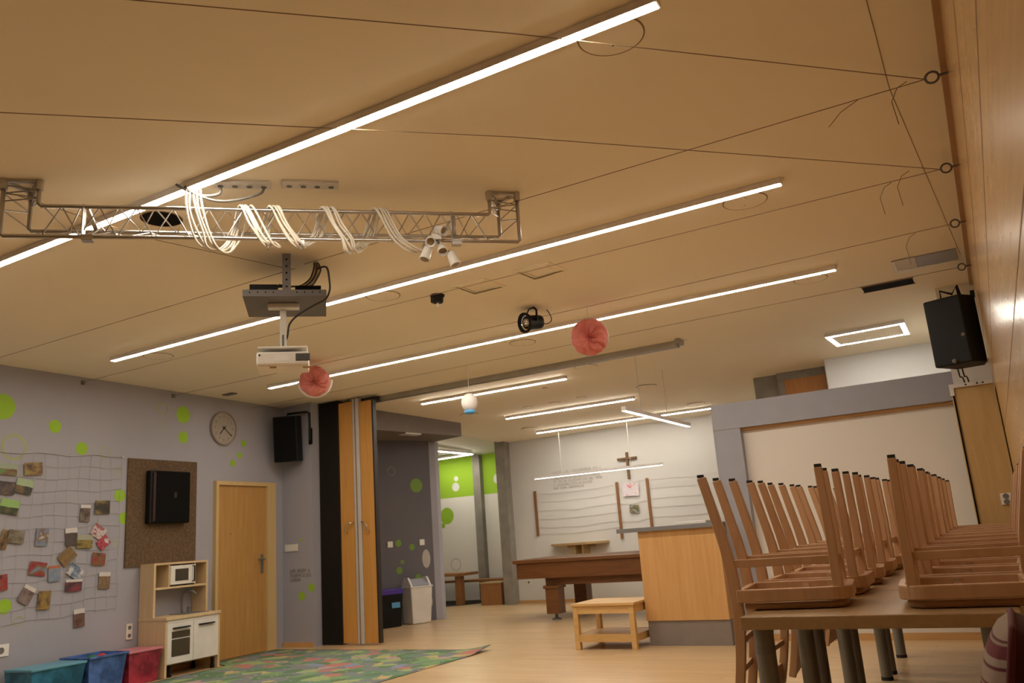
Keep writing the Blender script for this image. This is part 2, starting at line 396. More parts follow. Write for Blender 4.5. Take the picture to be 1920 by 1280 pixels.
# left hall wall with bins, corner post, soffit
struct('wall_hall_left', MB().prism([(-8.36, 8.0), (-7.42, 10.35), (-7.40, 10.52), (-7.55, 10.52), (-8.52, 8.06)], 0, 2.63), M['grey_shaded'])
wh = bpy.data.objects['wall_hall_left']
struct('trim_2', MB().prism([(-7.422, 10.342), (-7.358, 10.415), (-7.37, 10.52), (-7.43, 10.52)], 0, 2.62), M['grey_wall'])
struct('wall_hall_return', MB().box(-8.6, -8.36, 7.80, 8.1, 0, H), M['grey_shaded'])
struct('wall_hall_inner', MB().prism([(B[0]-.6, 7.8), (-7.275, 7.8), (-7.275, 7.86), (B[0]-.6, 7.86)], 0, H), M['grey_shaded'])
sof = struct('ceiling_soffit', MB().prism([(-7.16, 7.95), (-6.80, 10.34), (-7.44, 10.52), (-8.5, 8.0)], 2.63, lambda x, y: ceil_z(y)), M['soffit'])
# back wall of the hall
struct('wall_back', MB().box(-7.32, -2.4, 12.6, 12.9, 0, 2.80), M['white_wall'])
wb = bpy.data.objects['wall_back']
struct('trim_3', MB().box(-7.49, -7.30, 12.42, 12.9, 0, 2.78), M['concrete'])
struct('baseboard_back', MB().box(-7.30, -2.4, 12.58, 12.6, 0, .05), M['skirt'])
struct('wall_hall_right', MB().box(-2.4, -2.3, 10.9, 12.6, 0, 2.84), M['white_wall'])
# green and white side room
struct('wall_green', MB().box(-11, -7.4, 13.6, 13.9, 0, 2.74), M['green_wall'])
wg = bpy.data.objects['wall_green']
struct('wall_side_room_left', MB().box(-11, -10.8, 10.4, 13.6, 0, 2.85), M['white_wall'])
struct('wall_side_room_near', MB().box(-10.8, -7.56, 10.53, 10.6, 0, 2.85), M['white_wall'])
struct('wall_side_room_right', MB().box(-7.45, -7.36, 12.9, 13.6, 0, 2.74), M['white_wall'])
struct('trim_4', MB().box(-8.66, -8.50, 13.48, 13.6, 0, 2.69), M['concrete'])
struct('floor_carpet', MB().prism([(-10.8, 12.0), (-8.8, 12.25), (-8.0, 13.1), (-7.9, 13.58), (-10.8, 13.58)], 0, .006), M['floor_dark'])
# white partition with its grey portal at the end of the track
struct('wall_partition', MB().box(-2.02, XR, 8.02, 8.14, 0, 2.20), M['white_panel'])
fr = struct('trim_5', MB().box(-2.28, -.155, 7.94, 8.16, 1.955, 2.205).box(-2.28, -2.02, 7.94, 8.16, 0, 1.955), M['frame_grey'], bevel=.004)
MB().box(-2.02, -.155, 7.985, 8.02, 1.93, 1.955).build('inner_edge', M['skirt'], fr)
MB().box(-2.281, -2.02, 7.938, 7.942, 1.952, 1.956).build('joint_line', M['joint'], fr)
struct('baseboard_partition', MB().box(-2.0, XR, 8.0, 8.02, 0, .06), M['skirt'])
struct('trim_6', MB().box(-.155, XR, 7.93, 8.14, 1.96, 2.26), M['white_wall'])
struct('ceiling_bulkhead', MB().box(-.15, XR, 7.86, 9.98, 2.26, H), M['ceil_white'])
struct('wall_far', MB().box(-1.46, XR, 9.98, 10.2, 0, 2.86), M['white_wall'])
struct('trim_7', MB().box(-2.40, -2.10, 10.42, 10.9, 0, 2.83), M['concrete'])
d2 = struct('door_2', MB().box(-2.10, -1.46, 10.40, 10.46, 0, 2.83).box(-2.10,-2.02,10.36,10.40,0,2.83).box(-2.0199,-1.46,10.36,10.3995,2.735,2.83), M['concrete'])
MB().box(-2.02, -1.46, 10.37, 10.40, .01, 2.735).build('door_leaf', M['farwood'], d2)
struct('wall_far_side', MB().box(-1.5, -1.46, 10.2, 10.9, 0, 2.84), M['white_wall'])

# painted dots
def disc(mb, c, r, u, v, n, d=.0015, seg=28, inner=0.):
    c = Vector(c); o = [c + n*d + u*r*math.cos(2*PI*k/seg) + v*r*math.sin(2*PI*k/seg) for k in range(seg)]
    if inner:
        i_ = [c + n*d + u*inner*math.cos(2*PI*k/seg) + v*inner*math.sin(2*PI*k/seg) for k in range(seg)]
        mb._add(o+i_, [(k, (k+1) % seg, seg+(k+1) % seg, seg+k) for k in range(seg)])
    else: mb._add(o, [tuple(range(seg))])
Z3 = Vector((0,0,1)); X3 = Vector((1,0,0)); Y3 = Vector((0,1,0))
m1 = MB()
for y, z, r in ((4.032,2.551,.116),(4.541,2.418,.063),(4.83,2.226,.062),(6.052,2.682,.095),(6.059,2.429,.066),(5.278,1.779,.064),(5.334,1.556,.058),(4.174,.82,.064),(6.969,2.424,.040),(6.905,2.278,.036),(6.795,2.178,.040)):
    disc(m1, LW(y, z), r, LT, Z3, LN)
m1.build('painted_dots', M['green'], wl)
m1 = MB()
for y, z, r in ((4.16,2.196,.118),(5.083,2.202,.056),(5.771,2.537,.040),(5.772,2.724,.068),(5.244,2.029,.042),(5.242,1.303,.040),(4.311,.681,.045)):
    disc(m1, LW(y, z), r, LT, Z3, LN, inner=r*.84)
m1.build('painted_rings', M['green_pale'], wl)
m1 = MB()
for x, z, r in ((-7.302,.679,.05),(-7.46,.585,.052),(-7.476,1.246,.02)): disc(m1, (x, 7.64, z), r, X3, Z3, -Y3)
m1.build('painted_dots', M['green'], we)
T2 = Vector((.3714, .9285, 0)); N2 = Vector((.9285, -.3714, 0))
def W2(y, z): 
    t = (y-8.0)/(10.30-8.0); return Vector((-8.36+.92*t, y, z))
m1 = MB()
for y, z, r in ((10.11,1.957,.105),(10.0,1.062,.045),(9.79,1.13,.05),(9.79,.746,.05),(9.45,1.625,.05),(9.84,.862,.03),(10.08,.62,.05)): disc(m1, W2(y, z), r, T2, Z3, N2)
m1.build('painted_dots', M['green_shaded'], wh)  # same green dots, shade painted into their colour
m1 = MB(); disc(m1, W2(9.72, 2.17), .07, T2, Z3, N2, inner=.055); m1.build('painted_ring', M['letter_dark'], wh)
m1 = MB(); disc(m1, W2(10.22, .88), .07, T2, Z3*1.9, N2, .003); disc(m1, W2(10.22, .27), .075, T2, Z3*1.5, N2, .003); m1.build('filler_patch', M['patch'], wh)
m1 = MB()
for x, z, r in ((-9.13,2.30,.05),(-9.15,2.14,.085),(-8.17,2.21,.10)): disc(m1, (x, 13.6, z), r, X3, Z3, -Y3)
m1.build('painted_dots', M['white_dot'], wg)
m1 = MB()
for x, z, r in ((-9.394,1.60,.16),(-9.496,1.42,.05)): disc(m1, (x, 13.6, z), r, X3, Z3, -Y3)
m1.build('painted_dots', M['green'], wg)
m1 = MB(); disc(m1, (-9.242,13.6,.67), .12, X3, Z3, -Y3, inner=.105); m1.build('painted_ring', M['olive_ring'], wg)

# illegible painted verses
def lettering(name, label, o, u, n, w, lines, ch, m, seed):
    q = random.Random(seed); mb = MB(); o = Vector(o)
    strokes = {'a': [(0,0,0,1),(0,1,.6,1),(.6,0,.6,1)], 'b': [(0,0,0,1),(0,1,.6,1),(0,.5,.5,.5),(0,0,.6,0)], 'c': [(0,0,.6,0),(.3,0,.3,1)], 'd': [(0,0,.3,1),(.3,1,.6,0)], 'e': [(0,0,0,1),(0,0,.6,0)], 'f': [(0,0,0,1),(.6,0,.6,1),(0,.5,.6,.5)], 'g': [(0,1,.6,1),(.3,0,.3,1)]}
    for li, frac in enumerate(lines):
        x = 0.; z = -li*ch*1.45
        while x < w*frac:
            k = q.choice('abcdefg ')
            if k != ' ':
                for ax, az, bx, bz in strokes[k]:
                    p0 = o + u*(x+ax*ch*.9) + Z3*(z+az*ch) + n*.002; p1 = o + u*(x+bx*ch*.9) + Z3*(z+bz*ch) + n*.002
                    mb.tube([p0, p1], 0, rect=(ch*.13, ch*.13))
            x += ch*.82
    return tag(mb.build(name, m), label, 'lettering')
lettering('wall_lettering', 'block of small grey painted text lines on the white back wall left of the cross', (-6.47, 12.6, 2.10), X3, -Y3, .90, (.98, 1, .96, .98, .8, .62), .037, M['letter'], 3)
lettering('wall_lettering', 'small dark painted text lines on the grey wall beside the oak door', (-7.645, 7.64, .865), X3, -Y3, .38, (.85, .98, .45), .036, M['letter_dark'], 5)

# ------------------------------------------------------------------ lights
def strip(name, label, p0, p1, w=.05, h=.034, mat='diff', group=None, cords=None, lip=.0014):
    p0 = Vector(p0); p1 = Vector(p1); t = (p1-p0).normalized()
    o = thing(name, label, 'ceiling light', ((p0.x+p1.x)/2, (p0.y+p1.y)/2, (p0.z+p1.z)/2), group)
    MB().tube([p0 + Z3*h/2, p1 + Z3*h/2], 0, rect=(w, h)).build('housing', M['alu'], o)
    MB().tube([p0 + t*.004 + Z3*(.002-lip), p1 - t*.004 + Z3*(.002-lip)], 0, rect=(w*.88, .004)).build('diffuser', M[mat], o)
    for s, p in ((-1, p0), (1, p1)):
        MB().tube([p + t*s*.0005 + Z3*h/2, p + t*s*.005 + Z3*h/2], 0, rect=(w, h)).build('end_cap', M['white_pl'], o)
    if cords:
        for c in cords: MB().tube([c, (c[0], c[1], ceil_z(c[1]))], .003, 6).build('suspension_cord', M['thread'], o)
    return o
G1 = 'long ceiling light strips over the room'
zs = H-.035
strip('linear_light', 'longest ceiling light strip nearest the camera, passing behind the metal truss', (-6.70,2.555,zs), (-.737,2.555,zs), group=G1)
strip('linear_light', 'middle long ceiling light strip, passing behind the projector pole', (-6.698,4.513,zs), (-.734,4.513,zs), group=G1)
strip('linear_light', 'third long ceiling light strip from the camera, behind the two pink pompoms', (-6.792,6.488,zs), (-.758,6.488,zs), group=G1)
G2 = 'shorter light strips in the hall'
for a, b, y, lab in ((-6.27,-4.16,8.64,'short hall light strip above the white paper lantern, first past the sliding track'), (-6.03,-4.01,10.39,'middle short hall light strip on the ceiling, without anything crossing it'), (-6.34,-3.41,11.90,'far hall ceiling strip crossed by the diagonal hanging light')):
    z = ceil_z(y)-.0345; strip('linear_light', lab, (a,y,z), (b,y,z), .05, .034, 'diff2', G2, lip=.006)
strip('pendant_linear_light', 'hanging light bar running away from the camera across the far hall strip', (-3.142,7.82,2.265), (-3.142,9.90,2.265), .05, .045, 'diff3', 'hanging light bars', [(-3.142,8.31,2.31),(-3.142,9.14,2.31)])
strip('pendant_linear_light', 'low hanging light bar in front of the wooden cross', (-6.50,12.0,1.997), (-4.29,12.0,1.997), .05, .04, 'diff3', 'hanging light bars', [(-6.0,12.0,2.03),(-4.8,12.0,2.03)])
zz = 2.668
o = thing('angled_light', 'V-shaped light on the ceiling of the green and white side room', 'ceiling light', (-8.6, 12.8, zz))
for a, b in (((-8.39,11.5),(-8.365,13.0)), ((-9.6,13.19),(-8.365,13.04))):
    pa, pb = Vector((*a, zz)), Vector((*b, zz))
    MB().tube([pa+Z3*.02, pb+Z3*.02], 0, rect=(.07, .036)).build('housing', M['alu'], o)
    MB().tube([pa-Z3*.002, pb-Z3*.002], 0, rect=(.062, .006)).build('diffuser', M['diff4'], o)
o = thing('ring_light', 'rectangular ring light on the ceiling behind the grey portal', 'ceiling light', (-.86, 9.1, 2.86))
q = [(-1.22,8.84), (-.51,8.79), (-.515,9.37), (-1.20,9.38)]
for z0, z1, w, nm, mm in ((2.862, 2.895, .05, 'housing', 'alu'), (2.8605, 2.8635, .044, 'diffuser', 'diff5')):
    mb = MB()
    for i in range(4):
        a, b = Vector((*q[i], (z0+z1)/2)), Vector((*q[(i+1) % 4], (z0+z1)/2)); t = (b-a).normalized()
        mb.tube([a-t*w/2, b+t*w/2], 0, rect=(w, z1-z0))
    mb.build(nm, M[mm], o)
for p in q: MB().cyl((p[0], p[1], 2.895), (p[0], p[1], ceil_z(p[1])), .006, seg=6).build('hanger', M['steel'], o)

# track of the folding partition, folding partition
o = thing('sliding_track', 'long grey aluminium track on the ceiling for the folding partition', 'track', (-4.7, 7.97, H-.07))
MB().box(-6.84, -2.54, 7.93, 7.965, H-.075, H).box(-6.84, -2.54, 7.985, 8.02, H-.075, H).build('rail', M['alu_track'], o)
MB().box(-6.84, -2.545, 7.885, 7.929, H-.014, H).box(-6.84, -2.545, 8.021, 8.065, H-.014, H).build('flange', M['ceil'], o)
MB().box(-6.84, -2.55, 7.965, 7.985, H-.02, H).build('slot', M['joint'], o)
MB().box(-2.54, -2.50, 7.90, 8.05, H-.05, H).build('end_cap', M['alu_track'], o)
o = thing('folding_partition', 'folded stack of dark leatherette and orange wood partition panels on the track', 'partition', (-6.85, 7.83, 0))
mb = MB(); pts = [(-7.262+.0155*i, 7.77 + (.055 if i % 2 else 0)) for i in range(21)]
mb.prism(pts + [(pts[-1][0], 7.92), (pts[0][0], 7.92)], .012, H-.012); mb.build('accordion_curtain', M['leather'], o)
pa = MB().box(-6.948, -6.735, 7.79, 7.83, .02, H-.05).build('wood_panel', M['part_wood'], o, bevel=.003)
pb = MB().box(-6.625, -6.43, 7.80, 7.84, .02, H-.07).build('wood_panel', M['part_wood'], o, bevel=.003)
MB().box(-6.428, -6.405, 7.80, 7.86, .02, H-.06).build('panel_edge', M['leather'], o)
MB().box(-6.73, -6.632, 7.79, 7.86, .012, H-.02).build('closing_post', M['post'], o, bevel=.006)
MB().box(-6.69, -6.678, 7.784, 7.79, .012, H-.02).build('post_groove', M['joint'], o)
MB().box(-6.95, -6.40, 7.86, 7.98, H-.08, H-.02).build('carrier', M['leather'], o)
for x, s, p in ((-6.80, -1, pa), (-6.56, 1, pb)):
    yf = 7.79 if s < 0 else 7.80
    MB().tube([(x-s*.05, yf, 1.40), (x-s*.05, yf-.04, 1.40), (x, yf-.05, 1.395), (x+s*.04, yf-.05, 1.36), (x+s*.05, yf-.04, 1.29), (x+s*.05, yf, 1.28)], .009, 8).build('handle', M['chrome'], p, smooth=True)

# ------------------------------------------------------------------ wires, hooks
hooks = []
def hook(y, z, label):
    o = thing('eye_hook', label, 'hook', (XR-.02, y, z), 'eye hooks on the ceiling batten')
    MB().torus((XR-.062, y, z), .026, .0055, 'Y', 20, 6).build('ring', M['grey_metal'], o, smooth=True)
    MB().cyl((XR-.036, y, z), (XR-.001, y, z), .006, seg=8).build('shank', M['grey_metal'], o)
hz = 2.875
hook(3.72, hz, 'metal eye hook on the right ceiling edge nearest the camera, with two wires')
hook(4.85, hz, 'second metal eye hook along the right ceiling edge, with two wires')
hook(5.90, hz, 'third metal eye hook along the right ceiling edge, above the white ceiling plate')
hook(7.07, hz, 'farthest metal eye hook on the right ceiling edge, above the black speaker')
def hook2(y, label):
    p = LW(y, 2.885); o = thing('wall_bracket', label, 'bracket', p, 'wire brackets on the left wall')
    MB().obox(p + LN*.004 - Z3*.01, (.008, .03, .04), RL).build('plate', M['grey_metal'], o)
    MB().torus(p + LN*.028 - Z3*.015, .018, .004, 'Y', 16, 6).build('ring', M['grey_metal'], o)
hook2(4.80, 'small dark wire bracket at the ceiling edge above the rope net')
hook2(5.90, 'small dark wire bracket at the ceiling edge near the large green dot by the clock')
def wire(label, pts, tails=(), r=.0019):
    o = MB().tube(pts, r, 6)
    for t in tails: o.tube(t, r*.9, 6)
    return tag(o.build('ceiling_wire', M['wire']), label, 'wire', 'wires stretched under the ceiling')
xw = XR-.088
def tail(x, y, d, l): return [(x, y, hz-.004), (x-.04, y-.02, hz-.03), (x-.07, y-.03, hz-.09), (x-.06, y-.03, hz-l)]
def knot(p): return [(p[0]-.02, p[1], p[2]), (p[0], p[1], p[2]), (p[0]+.012, p[1]+.004, p[2])]
wire('wire from the nearest eye hook slanting across the near light strip to the left', [(xw,3.72,hz), (-1.234,2.365,hz), (-4.05,-.40,hz)], [tail(-.02, 3.68, 1, .2)])
wire('wire from the second eye hook slanting left above the truss', [(xw,4.85,hz), (-1.63,3.06,hz), (-5.1,-.25,hz)], [tail(-.10, 4.74, 1, .2)])
wire('wire from the nearest eye hook straight across to the projector mount', [(xw,3.72,hz), (-1.975,3.712,hz), (-3.56,3.70,hz)], [[(-.22,3.72,hz), (-.30,3.71,hz-.04), (-.36,3.70,hz-.10)]])
wire('wire from the second eye hook to the left wall, past the square ceiling vents', [(xw,4.85,hz), (-3.756,4.81,hz), (lwx(4.8)+.03,4.79,hz)], [tail(-.20, 4.85, 1, .19)])
wire('wire from the third eye hook to the left wall that carries both pink pompoms', [(xw,5.90,hz), (-2.638,5.962,hz), (lwx(5.9)+.03,5.89,hz)], [tail(-.16, 5.91, 1, .22)])
wire('farthest wire, from the last eye hook across the room carrying the paper lantern', [(xw,7.07,hz), (-4.541,7.10,hz), (lwx(7.1)+.0,7.12,hz)])
wire('short wire running from the projector mount back over the truss end', [(-3.69,3.72,hz), (-3.888,2.806,hz), (-3.86,1.9,hz), (-3.83,.4,hz)])
wire('wire from the projector mount straight to the left wall', [(-3.66,3.72,hz), (-7.072,3.73,hz), (lwx(3.73)+.0,3.73,hz)])

# ------------------------------------------------------------------ truss
TA = Vector((-3.852, 1.988, 0)); TB = Vector((-1.994, 3.720, 0)); tu = (TB-TA).normalized(); tn = Vector((-tu.y, tu.x, 0))
Z0 = 2.640; S = .156; rt = .0105
o = thing('truss', 'triangular aluminium lighting truss hung from the ceiling on two short uprights', 'truss', ((TA.x+TB.x)/2, (TA.y+TB.y)/2, Z0))
chords = {'a': (0, 0), 'c': (0, S), 'b': (S*.866, S*.5)}
P = {}
for k, (d, h) in chords.items():
    a = TA + tu*h + tn*d; b = TB - tu*h + tn*d
    P[k] = (a, b, Z0+h)
    MB().tube([a+Z3*(H-.003), a+Z3*(Z0+h+.012), a+tu*.012+Z3*(Z0+h), b-tu*.012+Z3*(Z0+h), b+Z3*(Z0+h+.012), b+Z3*(H-.003)], rt, 10).build('chord', M['truss'], o, smooth=True)
mb = MB()
def lace(k0, k1, n):
    a0, b0, z0_ = P[k0]; a1, b1, z1_ = P[k1]
    s0 = a0.lerp(b0, .07); 
    lo = max((a0-TA).dot(tu), (a1-TA).dot(tu)) + .02; hi = (TB-TA).length - lo
    d0 = tn*chords[k0][0] + Z3*z0_; d1 = tn*chords[k1][0] + Z3*z1_
    for i in range(n):
        x0 = lo + (hi-lo)*i/n; x1 = lo + (hi-lo)*(i+1)/n; xm = (x0+x1)/2
        p, q_, r_ = TA+tu*x0+d0, TA+tu*xm+d1, TA+tu*x1+d0
        mb.tube([p, q_], .0035, 6); mb.tube([q_, r_], .0035, 6)
lace('a', 'c', 13); lace('c', 'b', 13); lace('b', 'a', 13)
for base, sg in ((TA, 1), (TB, -1)):
    for k0, k1 in (('a','c'), ('c','b'), ('b','a')):
        (d0, h0), (d1, h1) = chords[k0], chords[k1]
        lo = Z0+max(h0, h1)+.02 if k0 != 'b' else Z0+.09; hi = H-.03
        for i in range(2):
            za = lo+(hi-lo)*i/2; zb = lo+(hi-lo)*(i+1)/2
            pa_ = base+tu*sg*h0+tn*d0; pb_ = base+tu*sg*h1+tn*d1
            mb.tube([pa_+Z3*za, pb_+Z3*(za+zb)/2], .0035, 6); mb.tube([pb_+Z3*(za+zb)/2, pa_+Z3*zb], .0035, 6)
mb.build('lacing', M['truss'], o)
for base, sg in ((TA, 1), (TB, -1)):
    cs = [base+tu*sg*h+tn*d for d, h in chords.values()]
    mb = MB()
    for i in range(3): mb.tube([cs[i]+Z3*(H-.008), cs[(i+1) % 3]+Z3*(H-.008)], 0, rect=(.02, .014))
    for c in cs: mb.lathe([(.018, -.05), (.018, 0)], c+Z3*(H-.002), 'Z', 10)
    mb.build('end_frame', M['truss'], o)
def ontruss(s, d=0, z=0): return TA + tu*s + tn*d + Z3*z
for s in (.36, 2.17):
    mb = MB()
    mb.tube([ontruss(s, 0, Z0-.012), ontruss(s, 0, Z0+S+.012)], 0, rect=(.018, .008)).tube([ontruss(s+.03, .11, Z0+S*.5), ontruss(s+.01, 0, Z0+S)], 0, rect=(.02, .01)).tube([ontruss(s+.03, .11, Z0+S*.5), ontruss(s+.02, 0, Z0)], 0, rect=(.02, .01))
    mb.obox(ontruss(s+.02, .01, Z0-.005), (.05, .04, .03), rotz(math.atan2(tu.y, tu.x))); mb.build('clamp', M['truss'], o)
for s in (1.22, 1.385):
    mb = MB().obox(ontruss(s, 0, Z0-.018), (.026, .02, .02), rotz(.75)).cyl(ontruss(s, 0, Z0-.028), ontruss(s, 0, Z0-.055), .006, seg=8)
    mb.build('hanging_bolt', M['steel'], o)
# white cable bundle wound round the truss
o = thing('cable_bundle', 'bundle of white cables wound in loops round the truss', 'cable', ontruss(1.3, 0, Z0))
ctr = (S*.29, S*.5)
def spiral(off, seed):
    q = random.Random(seed); pts = []
    J = lambda a=.006: q.uniform(-a, a)
    pts.append(ontruss(.865+off*1.2, -.02+off*.4, H-.012)); pts.append(ontruss(.865+off*1.3, -.03, H-.07)) 
    pts.append(ontruss(.875+off*1.6+J(), -.035, Z0+.13)); pts.append(ontruss(.905+off*1.8+J(.01), -.03, Z0+.02)); pts.append(ontruss(.945+off*1.6+J(.01), -.01, Z0-.045-off*.25+J(.01))); pts.append(ontruss(1.01+off*1.3+J(.01), .04, Z0-.05-off*.2+J(.01)))
    turns = [(1.10, 0), (1.245, 1), (1.515, 2), (1.775, 3)]
    for s0, i in turns:
        s0 += off*1.0 + J(.008)
        pts.append(ontruss(s0-.045, .12, Z0+S*.45)); pts.append(ontruss(s0-.01, .03, Z0+S+.012)); pts.append(ontruss(s0+.015, -.017, Z0+S+.012))
        pts.append(ontruss(s0+.055+J(.008), -.022+J(.004), Z0+S*.5)); pts.append(ontruss(s0+.10+J(.008), -.02+J(.004), Z0+.0)); pts.append(ontruss(s0+.125+.05*(i==3)+J(.01), -.005, Z0-.03-.03*(i>1)+J(.012)))
        pts.append(ontruss(s0+.145+.10*(i==3), .05, Z0-.02-.025*(i>1)))
    pts.append(ontruss(2.03+off*.3, .03, Z0+.0)); pts.append(ontruss(2.08, .0, Z0+.012))
    return pts
def smooth_path(pts, k=4):
    out = []; n = len(pts)
    for i in range(n-1):
        p0, p1, p2, p3 = pts[max(i-1, 0)], pts[i], pts[i+1], pts[min(i+2, n-1)]
        for j in range(k):
            t = j/k
            out.append(.5*((2*p1) + (p2-p0)*t + (2*p0-5*p1+4*p2-p3)*t*t + (3*p1-p0-3*p2+p3)*t**3))
    out.append(pts[-1]); return out
for i, off in enumerate((-.026, -.013, 0, .013, .026)):
    MB().tube(smooth_path(spiral(off, i)), .0056, 7).build('strand', M['cable_white'], o, smooth=True)
# sockets on the ceiling and their plugged cords
strip_obj = None
def socket_rail(label, c):
    global strip_obj
    R = rotz(math.atan2(tu.y, tu.x)); c = Vector(c)
    o = thing('socket_strip', label, 'socket', c, 'socket strips on the ceiling')
    strip_obj = o if strip_obj is None else strip_obj
    MB().obox(c+Z3*.008, (.285, .075, .016), R).build('plate', M['white_pl'], o, bevel=.004)
    for k in range(4):
        p = c + tu*(-.105+.07*k)
        MB().lathe([(.024, 0), (.024, .004), (.019, .004), (.017, .001)], p-Z3*.004, 'Z', 16).build('outlet', M['white_pl'], o)
        MB().lathe([(.015, 0), (.015, .002)], p-Z3*.0055, 'Z', 14).build('outlet_hole', M['grey_pl'], o)
socket_rail('white ceiling socket strip behind the near light strip, with cords plugged in', (-3.03, 2.715, H-.016))
socket_rail('white four-way socket strip on the ceiling, empty, above the middle of the truss', (-2.77, 2.93, H-.016))
def cord(name, label, pts, r, m, cat='cable', k=5, parent=None):
    if parent: return MB().tube(smooth_path([Vector(p) for p in pts], k), r, 7).build(name, M[m], parent, smooth=True)
    return tag(MB().tube(smooth_path([Vector(p) for p in pts], k), r, 7).build(name, M[m], smooth=True), label, cat)
pl = Vector((-3.03, 2.715, H-.016)) + tu*.105
cord('power_cord', 'grey power cord hanging in a loop to the plug at the right of the ceiling socket strip', [pl-Z3*.012, pl-Z3*.04-tu*.02, pl-tu*.12-Z3*.075, pl-tu*.22-Z3*.085, pl-tu*.31-Z3*.06, pl-tu*.40-Z3*.015, pl-tu*.42-Z3*.0], .007, 'grey_pl', parent=strip_obj)
pl = Vector((-3.03, 2.715, H-.016)) - tu*.105
cord('power_cord', 'short dark power cord with white plug at the left of the ceiling socket strip', [pl-Z3*.012, pl-Z3*.045-tu*.005, pl-tu*.07-Z3*.06, pl-tu*.13-Z3*.045, pl-tu*.17-Z3*.012], .008, 'grey_pl', parent=strip_obj)
# cluster of lamp heads at the right of the truss
c = ontruss(2.075, -.03, Z0-.005)
o = thing('spot_cluster', 'cluster of small white swivel lamp heads clamped on the right of the truss', 'spotlight', c)
MB().obox(c+Z3*.01, (.05, .05, .03), rotz(.75)).build('clamp', M['white_pl'], o)
tv = Vector((-c.x, -c.y, 0)).normalized(); ts = Vector((-tv.y, tv.x, 0)); ts = ts if ts.dot(tu) > 0 else -ts
for dx, dz, ax in ((.03, .045, tv*.8+ts*.6-Z3*.5), (-.028, -.012, tv*.9-ts*.05-Z3*.6), (.028, -.06, tv*.7+ts*.15-Z3*.8), (-.055, -.085, -ts*.35-Z3*1.0+tv*.2), (.085, -.12, ts*.35-Z3*1.+tv*.1)):
    p = c + ts*dx + Z3*dz + tv*.02; a = ax.normalized()
    R = a.to_track_quat('Z', 'Y').to_matrix()
    h = MB().lathe([(.012, -.045), (.022, -.04), (.028, .03), (.028, .034), (.023, .034), (.019, .008), (.0001, .006)], p, R, 16).build('lamp_head', M['white_pl'], o, smooth=True)
    MB().lathe([(.0001, .0), (.015, .0), (.015, .004), (.0001, .004)], p + a*.009, R, 12).build('lamp_socket', M['cable_tan'], h)
    MB().tube([c+Z3*.005, (c+p)/2+tv*.01, p - a*.042], .006, 6).build('arm', M['grey_pl'], o)

# ------------------------------------------------------------------ projector on its mount
MP = Vector((-3.607, 3.592, 0)); RT = rotz(math.atan2(tu.y, tu.x))
def mp(s, d, z): return MP + tu*s + tn*d + Z3*z       # along the truss direction, away from the camera, height
o = thing('projector_mount', 'grey perforated ceiling bracket with a hanging tray above the projector', 'bracket', mp(0, 0, 2.46))
MB().obox(mp(0, 0, 2.785), (.052, .006, .285), RT).obox(mp(-.023, .022, 2.785), (.006, .045, .285), RT).build('post', M['grey_metal'], o)
mb = MB()
for k in range(5): mb.lathe([(.006, -.0005), (.006, .0015)], mp(0, -.0045, 2.89-.045*k), Matrix((tuple((tu.x, 0, tn.x)), (tu.y, 0, tn.y), (0, 1, 0))), 10)
mb.build('bolt_hole', M['black_matt'], o)
tray = MB().obox(mp(-.01, .215, 2.643), (.50, .47, .005), RT).obox(mp(-.01, -.02, 2.662), (.50, .005, .042), RT).obox(mp(-.01, .45, 2.662), (.50, .005, .042), RT).obox(mp(-.26, .215, 2.662), (.005, .47, .042), RT).obox(mp(.24, .215, 2.662), (.005, .47, .042), RT).build('tray', M['grey_metal'], o)
for k in range(10):
    if k != 4 and k != 5: MB().lathe([(.0045, -.0005), (.0045, .0015)], mp(-.22+.047*k, -.0235, 2.666), Matrix((tuple((tu.x, 0, tn.x)), (tu.y, 0, tn.y), (0, 1, 0))), 10).build('tray_hole', M['black_matt'], tray)
tag(MB().obox(mp(-.14, .10, 2.690), (.17, .16, .085), RT).build('signal_box', M['black'], bevel=.004), 'black electronics box on the left of the projector tray', 'electronics')
tag(MB().obox(mp(.13, .10, 2.686), (.16, .16, .077), RT).build('signal_box', M['black_matt'], bevel=.004), 'black electronics box on the right of the projector tray under the cables', 'electronics')
o = thing('projector_bracket', 'white wall-type arm bracket below the grey tray holding the projector', 'bracket', mp(-.02, .16, 2.33))
MB().obox(mp(-.025, .15, 2.623), (.195, .06, .034), RT).build('top_plate', M['white_pl'], o, bevel=.006)
arm = MB().obox(mp(-.03, .17, 2.475), (.04, .03, .262), RT).build('arm', M['white_pl'], o, bevel=.003)
MB().obox(mp(-.03, .154, 2.395), (.013, .003, .085), RT).build('slot', M['grey_pl'], arm)
MB().obox(mp(-.03, .19, 2.337), (.30, .24, .014), RT).build('base_plate', M['white_pl'], o, bevel=.004)
o = thing('projector', 'white projector with a dark vent grille hanging upside down under the bracket', 'projector', mp(-.02, .08+.09, 2.27-.047))
body = MB().obox(mp(-.03, .11+.09, 2.315-.047), (.315, .26, .084), RT).build('body', M['white_pl'], o, bevel=.014, seg=3)
g = MB().obox(mp(.092, -.0215+.09, 2.318-.047), (.088, .004, .048), RT)
g.build('vent_grille', M['grey_pl'], o, bevel=.004)
mb = MB()
for k in range(6): mb.obox(mp(.092, -.0245+.09, 2.299+.0078*k-.047), (.084, .002, .002), RT)
mb.build('grille_slat', M['black'], bpy.data.objects['vent_grille'])
MB().obox(mp(-.035, -.0205+.09, 2.312-.047), (.09, .003, .036), RT).build('cover_flap', M['white_lac'], o, bevel=.003)
MB().lathe([(.006, 0), (.006, .004)], mp(-.168, -.022+.09, 2.334-.047), Matrix((tuple((tu.x, 0, -tn.x)), (tu.y, 0, -tn.y), (0, 1, 0))), 12).build('sensor', M['black'], o)
